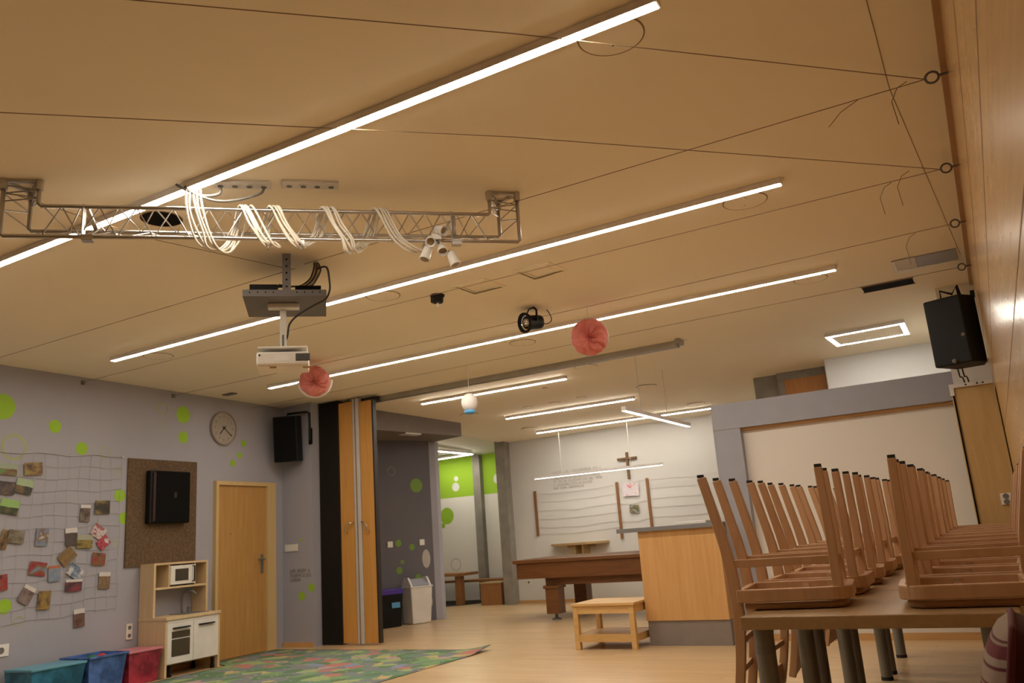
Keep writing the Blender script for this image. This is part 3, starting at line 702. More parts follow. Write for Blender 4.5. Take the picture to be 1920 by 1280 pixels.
MB().obox(mp(-.03, .11+.09, 2.2725-.047), (.31, .22, .009), RT).build('underside', M['white_pl'], o, bevel=.004)
for s, d in ((-.09, .03), (.11, .04)): MB().obox(mp(s, d+.09, 2.266-.047), (.04, .03, .006), RT).build('vent_slot', M['cable_tan'], o)
cord('projector_cable', 'black cable looping from the ceiling around the tray to the projector arm', [mp(.20,.16,H-.01), mp(.18,.15,2.88), mp(.245,-.03,2.83), mp(.262,-.04,2.74), mp(.262,-.04,2.67), mp(.235,-.04,2.615), mp(.16,-.03,2.575), mp(.06,.04,2.53), mp(.01,.11,2.49), mp(-.01,.19,2.42), mp(-.07,.19,2.352)], .0065, 'cable_black')
o = thing('cable_loom', 'loom of black and tan cables dropping from the ceiling onto the projector tray', 'cable', mp(.10, .12, 2.74))
for i, (s, m) in enumerate(((0, 'cable_black'), (.012, 'cable_tan'), (.022, 'cable_black'), (.034, 'cable_tan'), (.045, 'cable_black'))):
    MB().tube(smooth_path([mp(.17+s*.5,.16,H-.005), mp(.165+s,.14,2.87), mp(.14+s,.12,2.80), mp(.085+s*1.5,.09,2.745), mp(.03+s*1.5,.05,2.727), mp(-.05-s*2,.02+s,2.728)]), .0055, 6).build('cable', M[m], o, smooth=True)

# ------------------------------------------------------------------ pompoms, lantern
def pompom(label, c, r, wirez, white=True, seed=1):
    q = random.Random(seed); c = Vector(c)
    o = thing('paper_pompom', label, 'pompom', c - Z3*r, 'pink tissue paper pompoms')
    view = Vector((-c.x, -c.y, 1.0-c.z)).normalized()
    ru = Z3.cross(view).normalized(); rv = view.cross(ru)
    R = Matrix((ru, rv, view)).transposed()
    bm = MB(); nu, nv = 120, 40; ph = [q.uniform(0, 6.28) for _ in range(6)]
    vs = []; fs = []
    for j in range(nv+1):
        th = PI*j/nv
        for i in range(nu):
            a = 2*PI*i/nu
            fold = abs(math.sin(3.5*a + 1.9*math.sin(2.3*th+ph[0]+a) + 1.5*math.sin(2*a+ph[1]) + .6*math.sin(5*a+3*th+ph[4])))
            f2 = abs(math.sin(8*a + 3.2*math.sin(4*th+ph[2]+2*a) + ph[3]))
            cen = math.exp(-(th/.55)**2)
            rr = r*(.88 + .09*fold**.6 + .055*f2 - .52*cen*(1-.45*fold) - .10*(1-fold)*math.exp(-((th-.9)/.5)**2))
            vs.append(c + R @ Vector((rr*math.sin(th)*math.cos(a), rr*math.sin(th)*math.sin(a), rr*math.cos(th))))
    for j in range(nv):
        for i in range(nu): fs.append((j*nu+i, j*nu+(i+1) % nu, (j+1)*nu+(i+1) % nu, (j+1)*nu+i))
    bm._add(vs, fs); bm.build('paper_ball', M['tissue'], o, smooth=True)
    mb = MB(); n = 72; rings = []
    lo, hi = (PI*1.02, PI*2.02) if white else (0, 2*PI)
    vs = []; fs = []
    for j, (rr, zf) in enumerate(((.90, -.14), (1.0, -.06), (1.14 if white else 1.03, -.10), (.98, -.26))):
        for i in range(n+1):
            a = lo+(hi-lo)*i/n; w = rr*r*(1+(.035 if white else .012)*math.sin(i*2.6)) if j == 2 else rr*r
            vs.append(c + R @ Vector((w*math.cos(a), w*math.sin(a), zf*r)))
    for j in range(3):
        for i in range(n): fs.append((j*(n+1)+i, j*(n+1)+i+1, (j+1)*(n+1)+i+1, (j+1)*(n+1)+i))
    mb._add(vs, fs); mb.build('white_frill', M['tissue_white'], o, smooth=True)
    MB().tube([c+Z3*r*.9, (c.x, c.y, wirez)], .0018, 5).build('thread', M['thread'], o)
pompom('pink tissue pompom with a white scalloped rim hanging beside the projector', (-5.60, 5.944, 2.722), .150, hz, True, 4)
pompom('pink tissue pompom hanging in front of the third light strip, right of the black spotlight', (-2.625, 5.963, 2.620), .150, hz, False, 9)
o = thing('paper_lantern', 'small white paper lantern with a blue bottom hanging under the first hall strip', 'lantern', (-4.55, 7.10, 2.37))
lc = Vector((-4.548, 7.10, 2.478))
MB().sphere(lc, .086, 28, 16, (1, 1, 1.12)).build('globe', M['lantern'], o, smooth=True)
MB().lathe([(.0001, -.122), (.04, -.119), (.062, -.102), (.058, -.085), (.035, -.095), (.0001, -.1)], lc, 'Z', 20).build('blue_base', M['blue_cap'], o, smooth=True)
MB().tube([lc+Z3*.1, (lc.x, lc.y, hz)], .0018, 5).build('thread', M['thread'], o)

# ------------------------------------------------------------------ ceiling fittings
def plate(label, x, y, r=.125, dark=False, name='ceiling_plate', group='round flush ceiling plates'):
    z = ceil_z(y); o = thing(name, label, 'ceiling plate' if not dark else 'ceiling opening', (x, y, z-.004), group if not dark else None)
    MB().lathe([(r, -.003), (r, 0)], (x, y, z-.0002), 'Z', 36).build('cover' if not dark else 'dark_hole', M['ceil'] if not dark else M['black_matt'], o)
    MB().lathe([(r, -.003), (r, -.0002), (r+.006, -.0002), (r+.006, -.003), (r, -.003)], (x, y, z), 'Z', 36).build('edge_gap', M['joint'], o)
    if not dark:
        for d in (-.06, .06): MB().lathe([(.005, -.0035), (.005, 0)], (x-d*.3, y+d, z-.0002), 'Z', 8).build('screw', M['grey_metal'], o)
for x, y, lab in ((-.97,2.68,'round ceiling plate with a dark rim beside the right end of the nearest light strip'), (-.985,4.71,'round ceiling plate under the right end of the middle light strip'), (-.985,6.72,'round ceiling plate under the right end of the third light strip'),
        (-3.738,4.714,'round ceiling plate below the middle light strip right of the projector'), (-6.39,4.757,'round ceiling plate below the left end of the middle light strip'), (-3.736,6.86,'round ceiling plate below the third light strip left of the right pompom'),
        (-3.772,8.376,'round ceiling plate just past the sliding track below the right pompom'), (-6.459,8.254,'round ceiling plate past the sliding track above the folded partition'), (-3.632,9.892,'round ceiling plate in the hall right of the middle short strip'), (-6.335,9.867,'round ceiling plate in the hall just below the white lantern'), (-3.524,11.566,'round ceiling plate above the right end of the far hall strip'), (-6.30,11.58,'round ceiling plate at the left end of the far hall strip')):
    plate(lab, x, y)
plate('round dark open hole in the ceiling behind the truss lacing', -3.71, 2.756, .105, True, 'ceiling_hole')
for x, y, r, lab in ((-5.017,9.997,.07,'small round ceiling fitting just above the middle short hall strip, left of its centre'), (-4.66,9.05,.03,'small dark sensor on the hall ceiling between the first two short strips'), (-4.579,9.933,.06,'small round ceiling fitting above the right half of the middle short hall strip'), (-5.438,9.996,.06,'small round ceiling fitting right of the paper lantern')):
    plate(lab, x, y, r, group='small round hall ceiling fittings', name='ceiling_fitting')
def vent(label, q):
    cx = sum(p[0] for p in q)/4; cy = sum(p[1] for p in q)/4
    o = thing('ceiling_vent', label, 'vent', (cx, cy, H-.015), 'square ceiling vents')
    def ring(s0, s1, z0, z1):
        mb = MB(); P0 = [(cx+(x-cx)*s0, cy+(y-cy)*s0) for x, y in q]; P1 = [(cx+(x-cx)*s1, cy+(y-cy)*s1) for x, y in q]
        vs = [(*p, z0) for p in P0]+[(*p, z1) for p in P1]+[(*p, H) for p in P0]+[(*p, z1+.003) for p in P1]
        fs = []
        for i in range(4):
            j = (i+1) % 4; fs += [(i, j, 4+j, 4+i), (i, j, 8+j, 8+i), (8+i, 8+j, 12+j, 12+i), (4+i, 4+j, 12+j, 12+i)]
        return mb._add(vs, fs)
    ring(1.0, .86, H-.004, H-.012).build('frame', M['ceil'], o)
    ring(.80, .58, H-.003, H-.014).build('louvre', M['ceil'], o)
    MB()._add([(cx+(x-cx)*.56, cy+(y-cy)*.56, H-.010) for x, y in q]+[(cx+(x-cx)*.56, cy+(y-cy)*.56, H-.002) for x, y in q], [(0,1,2,3),(4,5,6,7),(0,1,5,4),(1,2,6,5),(2,3,7,6),(3,0,4,7)]).build('centre_panel', M['ceil'], o)
vent('square ceiling vent on the left of the pair below the middle light strip', [(-3.22,4.87),(-2.93,4.87),(-2.91,5.16),(-3.21,5.17)])
vent('square ceiling vent on the right of the pair below the middle light strip', [(-2.70,4.88),(-2.40,4.87),(-2.38,5.13),(-2.68,5.17)])
tag(MB().box(-7.50,-7.34,6.44,6.52,H-.012,H).build('slot_vent', M['grey_metal']), 'small dark slot vent at the ceiling corner above the clock', 'vent')
o = thing('ceiling_slot', 'long black open slot in the ceiling above the black speaker', 'ceiling opening', (-.47, 7.41, H-.006))
MB().box(-.68,-.285,7.31,7.51,H-.004,H-.0003).build('dark_opening', M['black_matt'], o)
MB().box(-.69,-.275,7.30,7.31,H-.006,H).box(-.69,-.275,7.51,7.52,H-.006,H).build('rim', M['joint'], o)
o = thing('ceiling_access_panel', 'pale rectangular plate taped to the ceiling near the right wall', 'panel', (-.17, 6.85, H-.01))
MB().box(-.38,.06,6.69,7.01,H-.008,H-.0003).build('plate', M['frame_grey'], o)
MB().box(-.385,-.22,6.68,7.02,H-.011,H-.008).build('paper_sheet', M['white_wall'], o)
MB().box(-.385,-.36,6.68,7.03,H-.014,H-.011).box(-.36,-.13,6.98,7.03,H-.014,H-.008).build('tape', M['white_pl'], o)
o = thing('ceiling_downlight', 'small black downlight under the ceiling left of the black spotlight', 'downlight', (-3.43, 4.99, H-.07))
MB().lathe([(.055, 0), (.055, -.012), (.046, -.02), (.042, -.06), (.03, -.064), (.0001, -.06)], (-3.43,4.99,H), 'Z', 22).build('body', M['black'], o)
MB().lathe([(.008, -.062), (.012, -.075), (.006, -.09), (.0001, -.10)], (-3.43,4.99,H), 'Z', 10).build('lens_tip', M['white_pl'], o)
MB().box(-3.49,-3.475,4.985,4.995,H-.05,H-.005).build('clip', M['black'], o)
# black spotlight with yoke
sc = Vector((-3.07, 5.83, 2.805)); ax = Vector((-.43, -.90, -.14)).normalized(); R = ax.to_track_quat('Z', 'Y').to_matrix()
o = thing('stage_spotlight', 'black can spotlight on a yoke bracket under the ceiling', 'spotlight', (-3.05, 5.83, 2.72))
MB().lathe([(.03, -.105), (.055, -.085), (.060, -.06), (.060, .03), (.085, .07), (.085, .09), (.072, .09), (.05, .02), (.0001, .02)], sc, R, 24).build('can', M['black'], o, smooth=True)
MB().lathe([(.0001, .03), (.062, .068), (.064, .068), (.0001, .036)], sc, R, 24).build('reflector', M['chrome'], o, smooth=True)
sd = ax.cross(Z3).normalized()
MB().tube([sc+sd*.066, sc+sd*.07+Z3*.09, sc+sd*.03+Z3*.121, sc-sd*.03+Z3*.121, sc-sd*.07+Z3*.09, sc-sd*.066], 0, rect=(.016, .008)).build('yoke', M['black'], o)
MB().tube(smooth_path([sc-ax*.10, sc-ax*.14-Z3*.02, sc-ax*.20, sc-ax*.20+Z3*.05, sc-ax*.15+Z3*.12]), .004, 6).build('lead', M['cable_black'], o, smooth=True)

# ------------------------------------------------------------------ left wall
door = struct('door_1', MB().prism([tuple((LW(6.505,0,0)).xy), tuple(LW(6.505,0,.05).xy), tuple(LW(6.545,0,.05).xy), tuple(LW(6.545,0,0).xy)], 0, 1.96), M['door_frame'])
MB().prism([tuple((LW(7.325,0,0)).xy), tuple(LW(7.325,0,.05).xy), tuple(LW(7.47,0,.05).xy), tuple(LW(7.47,0,0).xy)], 0, 1.96).build('jamb', M['door_frame'], door)
MB().prism([tuple((LW(6.545,0,0)).xy), tuple(LW(6.545,0,.05).xy), tuple(LW(7.325,0,.05).xy), tuple(LW(7.325,0,0).xy)], 1.915, 1.96).build('lintel', M['door_frame'], door)
leaf = MB().prism([tuple((LW(6.546,0,.002)).xy), tuple(LW(6.546,0,.022).xy), tuple(LW(7.324,0,.022).xy), tuple(LW(7.324,0,.002).xy)], .008, 1.914).build('door_leaf', M['door'], door)
hp = LW(7.255, 1.0, .022)
MB().obox(hp+LN*.004, (.008, .04, .22), RL).tube([hp+LN*.008+Z3*.05, hp+LN*.05+Z3*.05, hp+LN*.05+Z3*.05-LT*.11], .009, 8).build('door_handle', M['grey_metal'], leaf)
MB().lathe([(.006, 0), (.006, .004)], LW(6.75, 1.36, .022), RL @ Matrix(((0,0,1),(0,1,0),(-1,0,0))), 8).build('peephole', M['steel'], leaf)
cork = tag(MB().obox(LW(5.80, 1.615, .010), (.018, .895, 1.09), RL).build('cork_board', M['cork'], bevel=.002), 'large brown cork board on the grey wall above the toy kitchen', 'board')
o = thing('dartboard_cabinet', 'closed black dartboard cabinet with a dark red edge on the cork board', 'cabinet', LW(5.83, 1.49, .02))
MB().obox(LW(5.825, 1.765, .058), (.072, .52, .545), RL).build('body', M['black'], o, bevel=.012, seg=3)
MB().obox(LW(5.85, 1.765, .103), (.018, .44, .53), RL).build('door', M['black_matt'], o, bevel=.006)
MB().obox(LW(5.615, 1.765, .099), (.012, .035, .50), RL).build('red_edge', M['red_dark'], o)
e = MB(); disc(e, LW(5.875, 1.785, .112), .020, LT, Z3*1.6, LN, .0015, 14); e.build('emblem', M['red_dark'], o)
for z in (1.58, 1.95): MB().obox(LW(5.575, z, .075), (.02, .012, .05), RL).build('hinge', M['grey_metal'], o)
# clock
cc = LW(6.632, 2.575, 0); RX = RL @ Matrix(((0,0,1),(1,0,0),(0,1,0)))   # local z off the wall, x along it, y up
o = thing('wall_clock', 'round cream wall clock with black hands above the oak door', 'clock', cc - Z3*.20)
MB().lathe([(.195, 0), (.20, .02), (.196, .036), (.182, .036), (.180, .02)], cc, RX, 40).build('rim', M['clockrim'], o, smooth=False)
MB().lathe([(.181, .004), (.181, .022)], cc, RX, 40).build('face', M['clockface'], o)
def text_mesh(body, size):
    cu = bpy.data.curves.new('numeral', 'FONT'); cu.body = body; cu.size = size; cu.align_x = 'CENTER'; cu.align_y = 'CENTER'; cu.extrude = .0006
    t = bpy.data.objects.new('numeral', cu); COL.objects.link(t)
    dg = bpy.context.evaluated_depsgraph_get(); me = bpy.data.meshes.new_from_object(t.evaluated_get(dg))
    bpy.data.objects.remove(t); return me
mb = MB()
for k in range(1, 13):
    me = text_mesh(str(k), .044); a = PI/2 - 2*PI*k/12
    off = Vector((.138*math.cos(a), .138*math.sin(a), .0235))
    mb._add([cc + RX @ (v.co + off) for v in me.vertices], [tuple(p.vertices) for p in me.polygons])
mb.build('numerals', M['letter_dark'], o)
def hand(ang, ln, w, d):
    a = PI/2 - ang; t = Vector((math.cos(a), math.sin(a), 0))
    return MB().tube([cc + RX @ (-t*.035+Z3*d), cc + RX @ (t*ln+Z3*d)], 0, rect=(w, .003) if abs(t.y) < .5 else (w, .003))
hand(2*PI*(7+21/60)/12, .095, .012, .028).build('hour_hand', M['black'], o)
hand(2*PI*21/60, .145, .009, .032).build('minute_hand', M['black'], o)
MB().lathe([(.01, .022), (.01, .036)], cc, RX, 12).build('hub', M['black'], o)
# left black loudspeaker
sp = Vector((-7.47, 7.44, 2.475)); Rs = rotz(.45) @ Matrix.Rotation(.10, 3, 'X')
o = thing('loudspeaker', 'black loudspeaker on a bracket in the corner above the light switches', 'speaker', (sp.x, sp.y, 2.17))
MB().obox(sp, (.30, .20, .56), Rs).build('cabinet', M['black'], o, bevel=.012)
MB().obox(sp + Rs @ Vector((0,-.104,0)), (.27, .008, .53), Rs).build('grille', M['black_matt'], o, bevel=.003)
MB().tube([sp+Rs@Vector((0,.02,.27)), sp+Rs@Vector((0,.02,.31)), (-7.27,7.56,2.80), (-7.27,7.61,2.79), (-7.275,7.625,2.45)], 0, rect=(.03,.012)).box(-7.30,-7.25,7.622,7.64,2.40,2.60).build('bracket', M['black'], o)
# light switches and sockets
def outlet(name, label, c, R, w, h, n, m='white_pl', cat='socket'):
    c = Vector(c); o = thing(name, label, cat, c)
    MB().obox(c + R @ Vector((.006, 0, 0)), (.012, w, h), R).build('plate', M[m], o, bevel=.003)
    for k in range(n):
        off = (k-(n-1)/2)
        d = Vector((.0125, off*(w/n if w > h else 0), off*(h/n if h >= w else 0)))
        if cat == 'switch': MB().obox(c + R @ d, (.006, min(w, h)*.62, min(w, h)*.62), R).build('rocker', M['white_lac'], o, bevel=.002)
        else: MB().lathe([(min(w, h)*.28, 0), (min(w, h)*.28, .0015)], c + R @ d, R @ Matrix(((0,0,1),(0,1,0),(-1,0,0))), 14).build('outlet_hole', M['grey_pl'], o)
    return o
RY = Matrix(((0,1,0),(-1,0,0),(0,0,1)))    # local x -> -Y (off an end wall)
outlet('light_switch', 'white double light switch on the grey wall beside the oak door', (-7.62, 7.64, 1.16), RY, .21, .085, 2, 'white_pl', 'switch')
outlet('power_socket', 'white double socket on the grey wall beside the toy kitchen', LW(5.44, .455), RL, .07, .15, 2)
outlet('power_socket', 'cream socket low on the grey wall at the left edge of the photo', LW(4.165, .46), RL, .14, .10, 1, 'lantern')
RW2 = Matrix(((N2.x, T2.x, 0), (N2.y, T2.y, 0), (0, 0, 1)))
outlet('light_switch', 'small white switch on the shaded grey hall wall above the black bin', W2(9.66, 1.12), RW2, .085, .085, 1, 'white_pl', 'switch')
outlet('light_switch', 'small white switch on the shaded grey hall wall above the white bin', W2(10.16, 1.12), RW2, .085, .085, 1, 'white_pl', 'switch')
outlet('power_socket', 'white socket low on the white back wall under the pool table end', (-7.09, 12.6, .34), RY, .08, .08, 1)

# rope net and photo prints
o = thing('rope_net', 'pale rope net stretched on the grey wall as a photo holder', 'net', LW(4.2, .6, .006))
q = random.Random(11); mb = MB()
zl = [2.17 - .115*i for i in range(14)]
for i, z in enumerate(zl):
    pts = []
    for k in range(15):
        y = 3.2 + (5.28-3.2)*k/14; sag = -.02*math.sin(PI*k/14) + .012*math.sin(k*1.7+i); tilt = -.055*(k/14)*(i/13)*-1
        pts.append(LW(y, z+sag+tilt*.6, .008))
    mb.tube(pts, .0019 if i else .004, 5)
for k in range(19):
    y = 3.2 + (5.28-3.2)*k/18
    mb.tube([LW(y+.01*math.sin(j*1.3+k), 2.165-.1155*j, .008) for j in range(14)], .0013, 5)
mb.build('mesh_cords', M['netcord'], o)
MB().lathe([(.009, 0), (.009, .02)], LW(5.28, 2.165), RL @ Matrix(((0,0,1),(0,1,0),(-1,0,0))), 8).build('nail', M['steel'], o)
gn, dk, br_, wh_, rd, bl, gy, yl = (.10,.24,.06), (.03,.022,.018), (.20,.12,.055), (.62,.60,.60), (.30,.035,.05), (.18,.25,.38), (.24,.22,.21), (.30,.22,.06)
PH = [(4.117,1.993,.163,.104,3,[dk,br_,gn],(.62,(.30,.36,.27)),'photo print at the upper left edge of the rope net, green top over brown'),
 (4.348,2.008,.173,.116,-5,[dk,br_,yl,gn],None,'woodland photo print, topmost on the rope net beside the faint ring'),
 (4.11,1.829,.150,.115,4,[dk,(.06,.05,.06),br_],None,'dark photo print at the left edge of the net below the topmost row'),
 (4.269,1.846,.159,.129,12,[dk,(.05,.06,.04),br_],(.60,(.34,.44,.27)),'tilted photo print with a bright leafy top, second row of the net'),
 (4.15,1.666,.172,.13,10,[dk,(.06,.08,.03),br_],(.55,(.27,.46,.15)),'photo print with bright green leaves, third down at the left of the net'),
 (4.893,1.607,.105,.160,2,[gy,(.16,.12,.10),dk],(.88,wh_),'upright photo print with a white top, left of the pair near the cork board'),
 (5.075,1.662,.165,.130,0,[dk,(.06,.05,.04),yl],None,'dark photo print with a yellow patch, closest to the cork board top row'),
 (4.226,1.406,.150,.115,8,[gy,(.20,.18,.13),(.10,.08,.06)],None,'grey-green landscape photo print left of the upright framed one'),
 (4.125,1.385,.075,.165,14,[dk,br_,yl],None,'brown photo print curling at the left edge, half cut off by the picture edge'),
 (4.47,1.394,.118,.155,3,[wh_,br_,bl,yl],None,'upright photo print with a pale border, standing alone in mid net'),
 (4.76,1.39,.122,.160,-5,[(.10,.08,.075),(.07,.055,.05)],(.80,wh_),'photo print with white sky over dark ground, left of the olive one'),
 (4.900,1.341,.165,.125,3,[dk,yl,(.05,.04,.03)],(.70,(.36,.37,.30)),'olive and black photo print between the white-sky print and the red ones'),
 (5.046,1.427,.145,.120,32,[wh_,rd,wh_,dk],None,'white tilted photo print with a red figure, upper of the red pair'),
 (5.104,1.324,.130,.105,-38,[wh_,rd,(.55,.08,.12),dk],None,'red and white tilted photo print, lower of the red pair'),
 (5.059,1.17,.145,.120,5,[gy,rd,br_,dk],None,'brown photo print with red spots directly under the red pair'),
 (4.728,1.211,.160,.128,-42,[yl,br_,(.22,.18,.10)],None,'yellow-brown photo print tilted like a diamond above the sky-blue one'),
 (4.448,1.118,.165,.120,10,[(.16,.04,.04),rd,br_,bl],None,'photo print of red shapes left of the grey figure print'),
 (4.610,1.065,.118,.140,-2,[gy,bl,(.30,.30,.28)],(.93,(.42,.14,.06)),'grey photo print with an orange top beside the red shapes print'),
 (4.818,1.066,.155,.112,32,[dk,bl,wh_,br_],None,'dark tilted photo print with a pale blue corner'),
 (4.808,.946,.165,.108,2,[dk,(.12,.05,.07),rd],(.85,wh_),'wide photo print with dark and red figures and a white lower edge'),
 (5.134,.965,.125,.160,3,[(.30,.26,.20),br_,gy],(.82,wh_),'upright photo print with a white cap, rightmost and apart from the rest'),
 (4.136,1.022,.085,.135,-5,[dk,rd,br_],None,'dark red photo print cut by the left picture edge, lower half'),
 (4.359,.9,.115,.155,28,[gy,(.20,.14,.14),dk],(.86,wh_),'tilted grey photo print above the lower left green dot'),
 (4.522,.84,.118,.160,2,[dk,br_,yl,(.35,.16,.06)],None,'autumn-brown photo print right of the tilted grey one'),
 (4.885,.648,.112,.162,-3,[(.12,.09,.08),(.18,.10,.08),dk],(.80,wh_),'lowest photo print on the net, white top over brown, hanging alone')]
for i, (y, z, w, h, rt_, cs, top, lab) in enumerate(PH):
    a = math.radians(rt_); R = RL @ Matrix.Rotation(-a, 3, 'X')
    o = MB().obox((0, 0, 0), (.0015, w, h)).build('photo_print', photo_mat(i, cs, 1.15, top), local=True)
    o.matrix_world = (Matrix.Translation(LW(y, z, .013 + .0022*(i % 4))) @ R.to_4x4())
    tag(o, lab, 'photo', 'photo prints on the rope net')

# ------------------------------------------------------------------ toy kitchen
KY0, KY1 = 5.535, 6.235; kd = .40
def KB(y0, y1, d0, d1, z0, z1):     # box along the left wall
    p = LW((y0+y1)/2, (z0+z1)/2, (d0+d1)/2); return p, (d1-d0, y1-y0, z1-z0)
o = thing('toy_kitchen', 'toy kitchen of birch and white with hob shelf, tap and oven door', 'toy kitchen', LW((KY0+KY1)/2, 0, .2))
t = .025; z0 = .115; zt = .535
mb = MB()
for a in (KY0, KY1-t): mb.obox(*KB(a, a+t, .02, kd, .004, zt), RL)
mb.obox(*KB(KY0+t, KY1-t, .02, kd-.02, z0, z0+.02), RL).obox(*KB(KY0+t, KY1-t, .02, .03, z0, zt), RL)
mb.build('base_cabinet', M['kitchen'], o)
MB().obox(*KB(KY0-.005, KY1+.005, .015, kd+.015, zt, zt+.03), RL).build('worktop', M['kitchen'], o, bevel=.003)
MB().obox(*KB(KY0+.30, KY0+.62, .10, .33, zt+.03, zt+.036), RL).build('sink', M['grey_metal'], o, bevel=.003)
mb = MB()
for a in (KY0, KY1-t): mb.obox(*KB(a, a+t, .02, .22, zt+.03, 1.07), RL)
mb.obox(*KB(KY0, KY1, .02, .22, 1.07, 1.09), RL).obox(*KB(KY0+t, KY1-t, .02, .22, .83, .85), RL).obox(*KB(KY0+.19, KY0+.205, .02, .21, .85, 1.07), RL).obox(*KB(KY0+.525, KY0+.54, .02, .21, .85, 1.07), RL)
mb.build('upper_shelf', M['kitchen'], o)
ov = MB().obox(*KB(KY0+t, KY0+.345, kd-.015, kd+.005, z0+.01, zt-.035), RL).build('oven_door', M['white_lac'], o, bevel=.003)
MB().obox(*KB(KY0+t+.05, KY0+.30, kd+.005, kd+.008, z0+.075, z0+.235), RL).obox(*KB(KY0+t+.05, KY0+.30, kd+.005, kd+.008, z0+.245, zt-.11), RL).build('oven_window', M['glass_dark'], ov)
MB().obox(*KB(KY0+t+.06, KY0+.29, kd+.005, kd+.03, zt-.085, zt-.073), RL).build('oven_handle', M['black'], ov)
cd = MB().obox(*KB(KY0+.35, KY1-t, kd-.015, kd+.005, z0+.01, zt-.035), RL).build('cupboard_door', M['white_lac'], o, bevel=.003)
MB().obox(*KB(KY0+.41, KY1-.09, kd+.005, kd+.03, zt-.085, zt-.073), RL).build('cupboard_handle', M['black'], cd)
MB().obox(*KB(KY0+t, KY1-t, kd-.015, kd, zt-.033, zt-.002), RL).build('front_rail', M['white_lac'], o)
mw = MB().obox(*KB(KY0+.205, KY0+.525, .20, .225, .865, 1.055), RL).build('microwave_door', M['white_lac'], o, bevel=.003)
MB().obox(*KB(KY0+.26, KY0+.43, .2255, .228, .90, 1.02), RL).build('microwave_window', M['glass_dark'], mw)
MB().tube([LW(KY0+.49, 1.04, .225), LW(KY0+.49, 1.04, .25), LW(KY0+.49, .885, .25), LW(KY0+.49, .885, .225)], .007, 8).build('microwave_handle', M['black'], mw)
MB().tube(smooth_path([LW(KY0+.47, zt+.035, .10), LW(KY0+.47, zt+.17, .10), LW(KY0+.48, zt+.24, .12), LW(KY0+.52, zt+.25, .18), LW(KY0+.545, zt+.21, .22)]), .012, 8).build('tap', M['grey_metal'], o, smooth=True)
MB().cyl(LW(KY0+.54, zt+.04, .12), LW(KY0+.54, zt+.09, .12), .018, seg=12).build('tap_lever', M['grey_metal'], o)
for a, d in ((KY0+.10, .08), (KY1-.05, .08), (KY1-.05, kd-.05), (KY0+.10, kd-.05)):
    MB().cyl(LW(a, .0, d), LW(a, z0, d), .016, seg=12).lathe([(.022, 0), (.022, .03), (.016, .035)], LW(a, 0, d), 'Z', 12).build('foot', M['black'], o)
# storage boxes
def storage(label, y0, y1, d0, d1, h, m, lid, taper=.03, contents=None, group='plastic storage boxes'):
    o = thing('storage_box', label, 'box', LW((y0+y1)/2, 0, (d0+d1)/2), group)
    mb = MB()
    lo = [LW(y0+taper, .004, d0+taper*.6), LW(y1-taper, .004, d0+taper*.6), LW(y1-taper, .004, d1-taper), LW(y0+taper, .004, d1-taper)]
    hi = [LW(y0, h, d0), LW(y1, h, d0), LW(y1, h, d1), LW(y0, h, d1)]
    th = .006; cen = sum(hi, Vector())/4
    hi2 = [p + (cen-p).normalized()*th*1.5 for p in hi]; lo2 = [p + (Vector((cen.x, cen.y, p.z))-p).normalized()*th*1.5 + Z3*.006 for p in lo]
    mb._add(lo+hi+hi2+lo2, [(0,1,2,3)]+[(i,(i+1)%4,4+(i+1)%4,4+i) for i in range(4)]+[(4+i,4+(i+1)%4,8+(i+1)%4,8+i) for i in range(4)]+[(8+i,8+(i+1)%4,12+(i+1)%4,12+i) for i in range(4)]+[(12,13,14,15)])
    mb.build('tub', M[m], o)
    if lid:
        MB().prism([tuple(LW(y0-.01,0,d0).xy), tuple(LW(y0-.01,0,d1+.012).xy), tuple(LW(y1+.01,0,d1+.012).xy), tuple(LW(y1+.01,0,d0).xy)], h, h+.022).build('lid', M[lid], o, bevel=.006)
    else:
        mb = MB()
        P_ = [(y0-.012,d0), (y1+.012,d0), (y1+.012,d1+.012), (y0-.012,d1+.012)]
        for i in range(4):
            a, b = P_[i], P_[(i+1) % 4]; mb.tube([LW(a[0], h, a[1]), LW(b[0], h, b[1])], 0, rect=(.02, .016))
        mb.build('rim', M[m], o)
    return o
storage('red plastic storage box with a pale pink lid, right of the row against the wall', 5.13, 5.50, .06, .40, .285, 'box_red', 'lid_pink')
o = storage('blue open plastic storage box full of toys, middle of the row against the wall', 4.70, 5.09, .05, .42, .315, 'box_blue', None)
storage('teal plastic storage box with a lid, left of the row against the wall', 4.17, 4.66, .07, .43, .285, 'box_teal', 'lid_teal')
q = random.Random(3)
for i, (y, d, z, r, m, lab) in enumerate(((4.86,.24,.275,.05,'toy_green','dark green toy ball on top in the blue box'), (4.98,.22,.272,.05,'toy_red','red toy ball on top in the blue box'), (4.80,.30,.255,.05,'ball_bl','blue toy ball at the left in the blue box'), (4.93,.33,.262,.045,'white_pl','white toy ball at the front in the blue box'))):
    tag(MB().sphere(LW(y, z, d), r, 16, 10).build('toy_ball', M[m], smooth=True), lab, 'toy')
tag(MB().box(-.1,.1,-.1,.1,0,.18).build('toy_block', M['toy_red'], local=True), 'red toy block under the balls inside the blue box', 'toy').matrix_world = Matrix.Translation(LW(4.89, .012, .23)) @ RL.to_4x4()
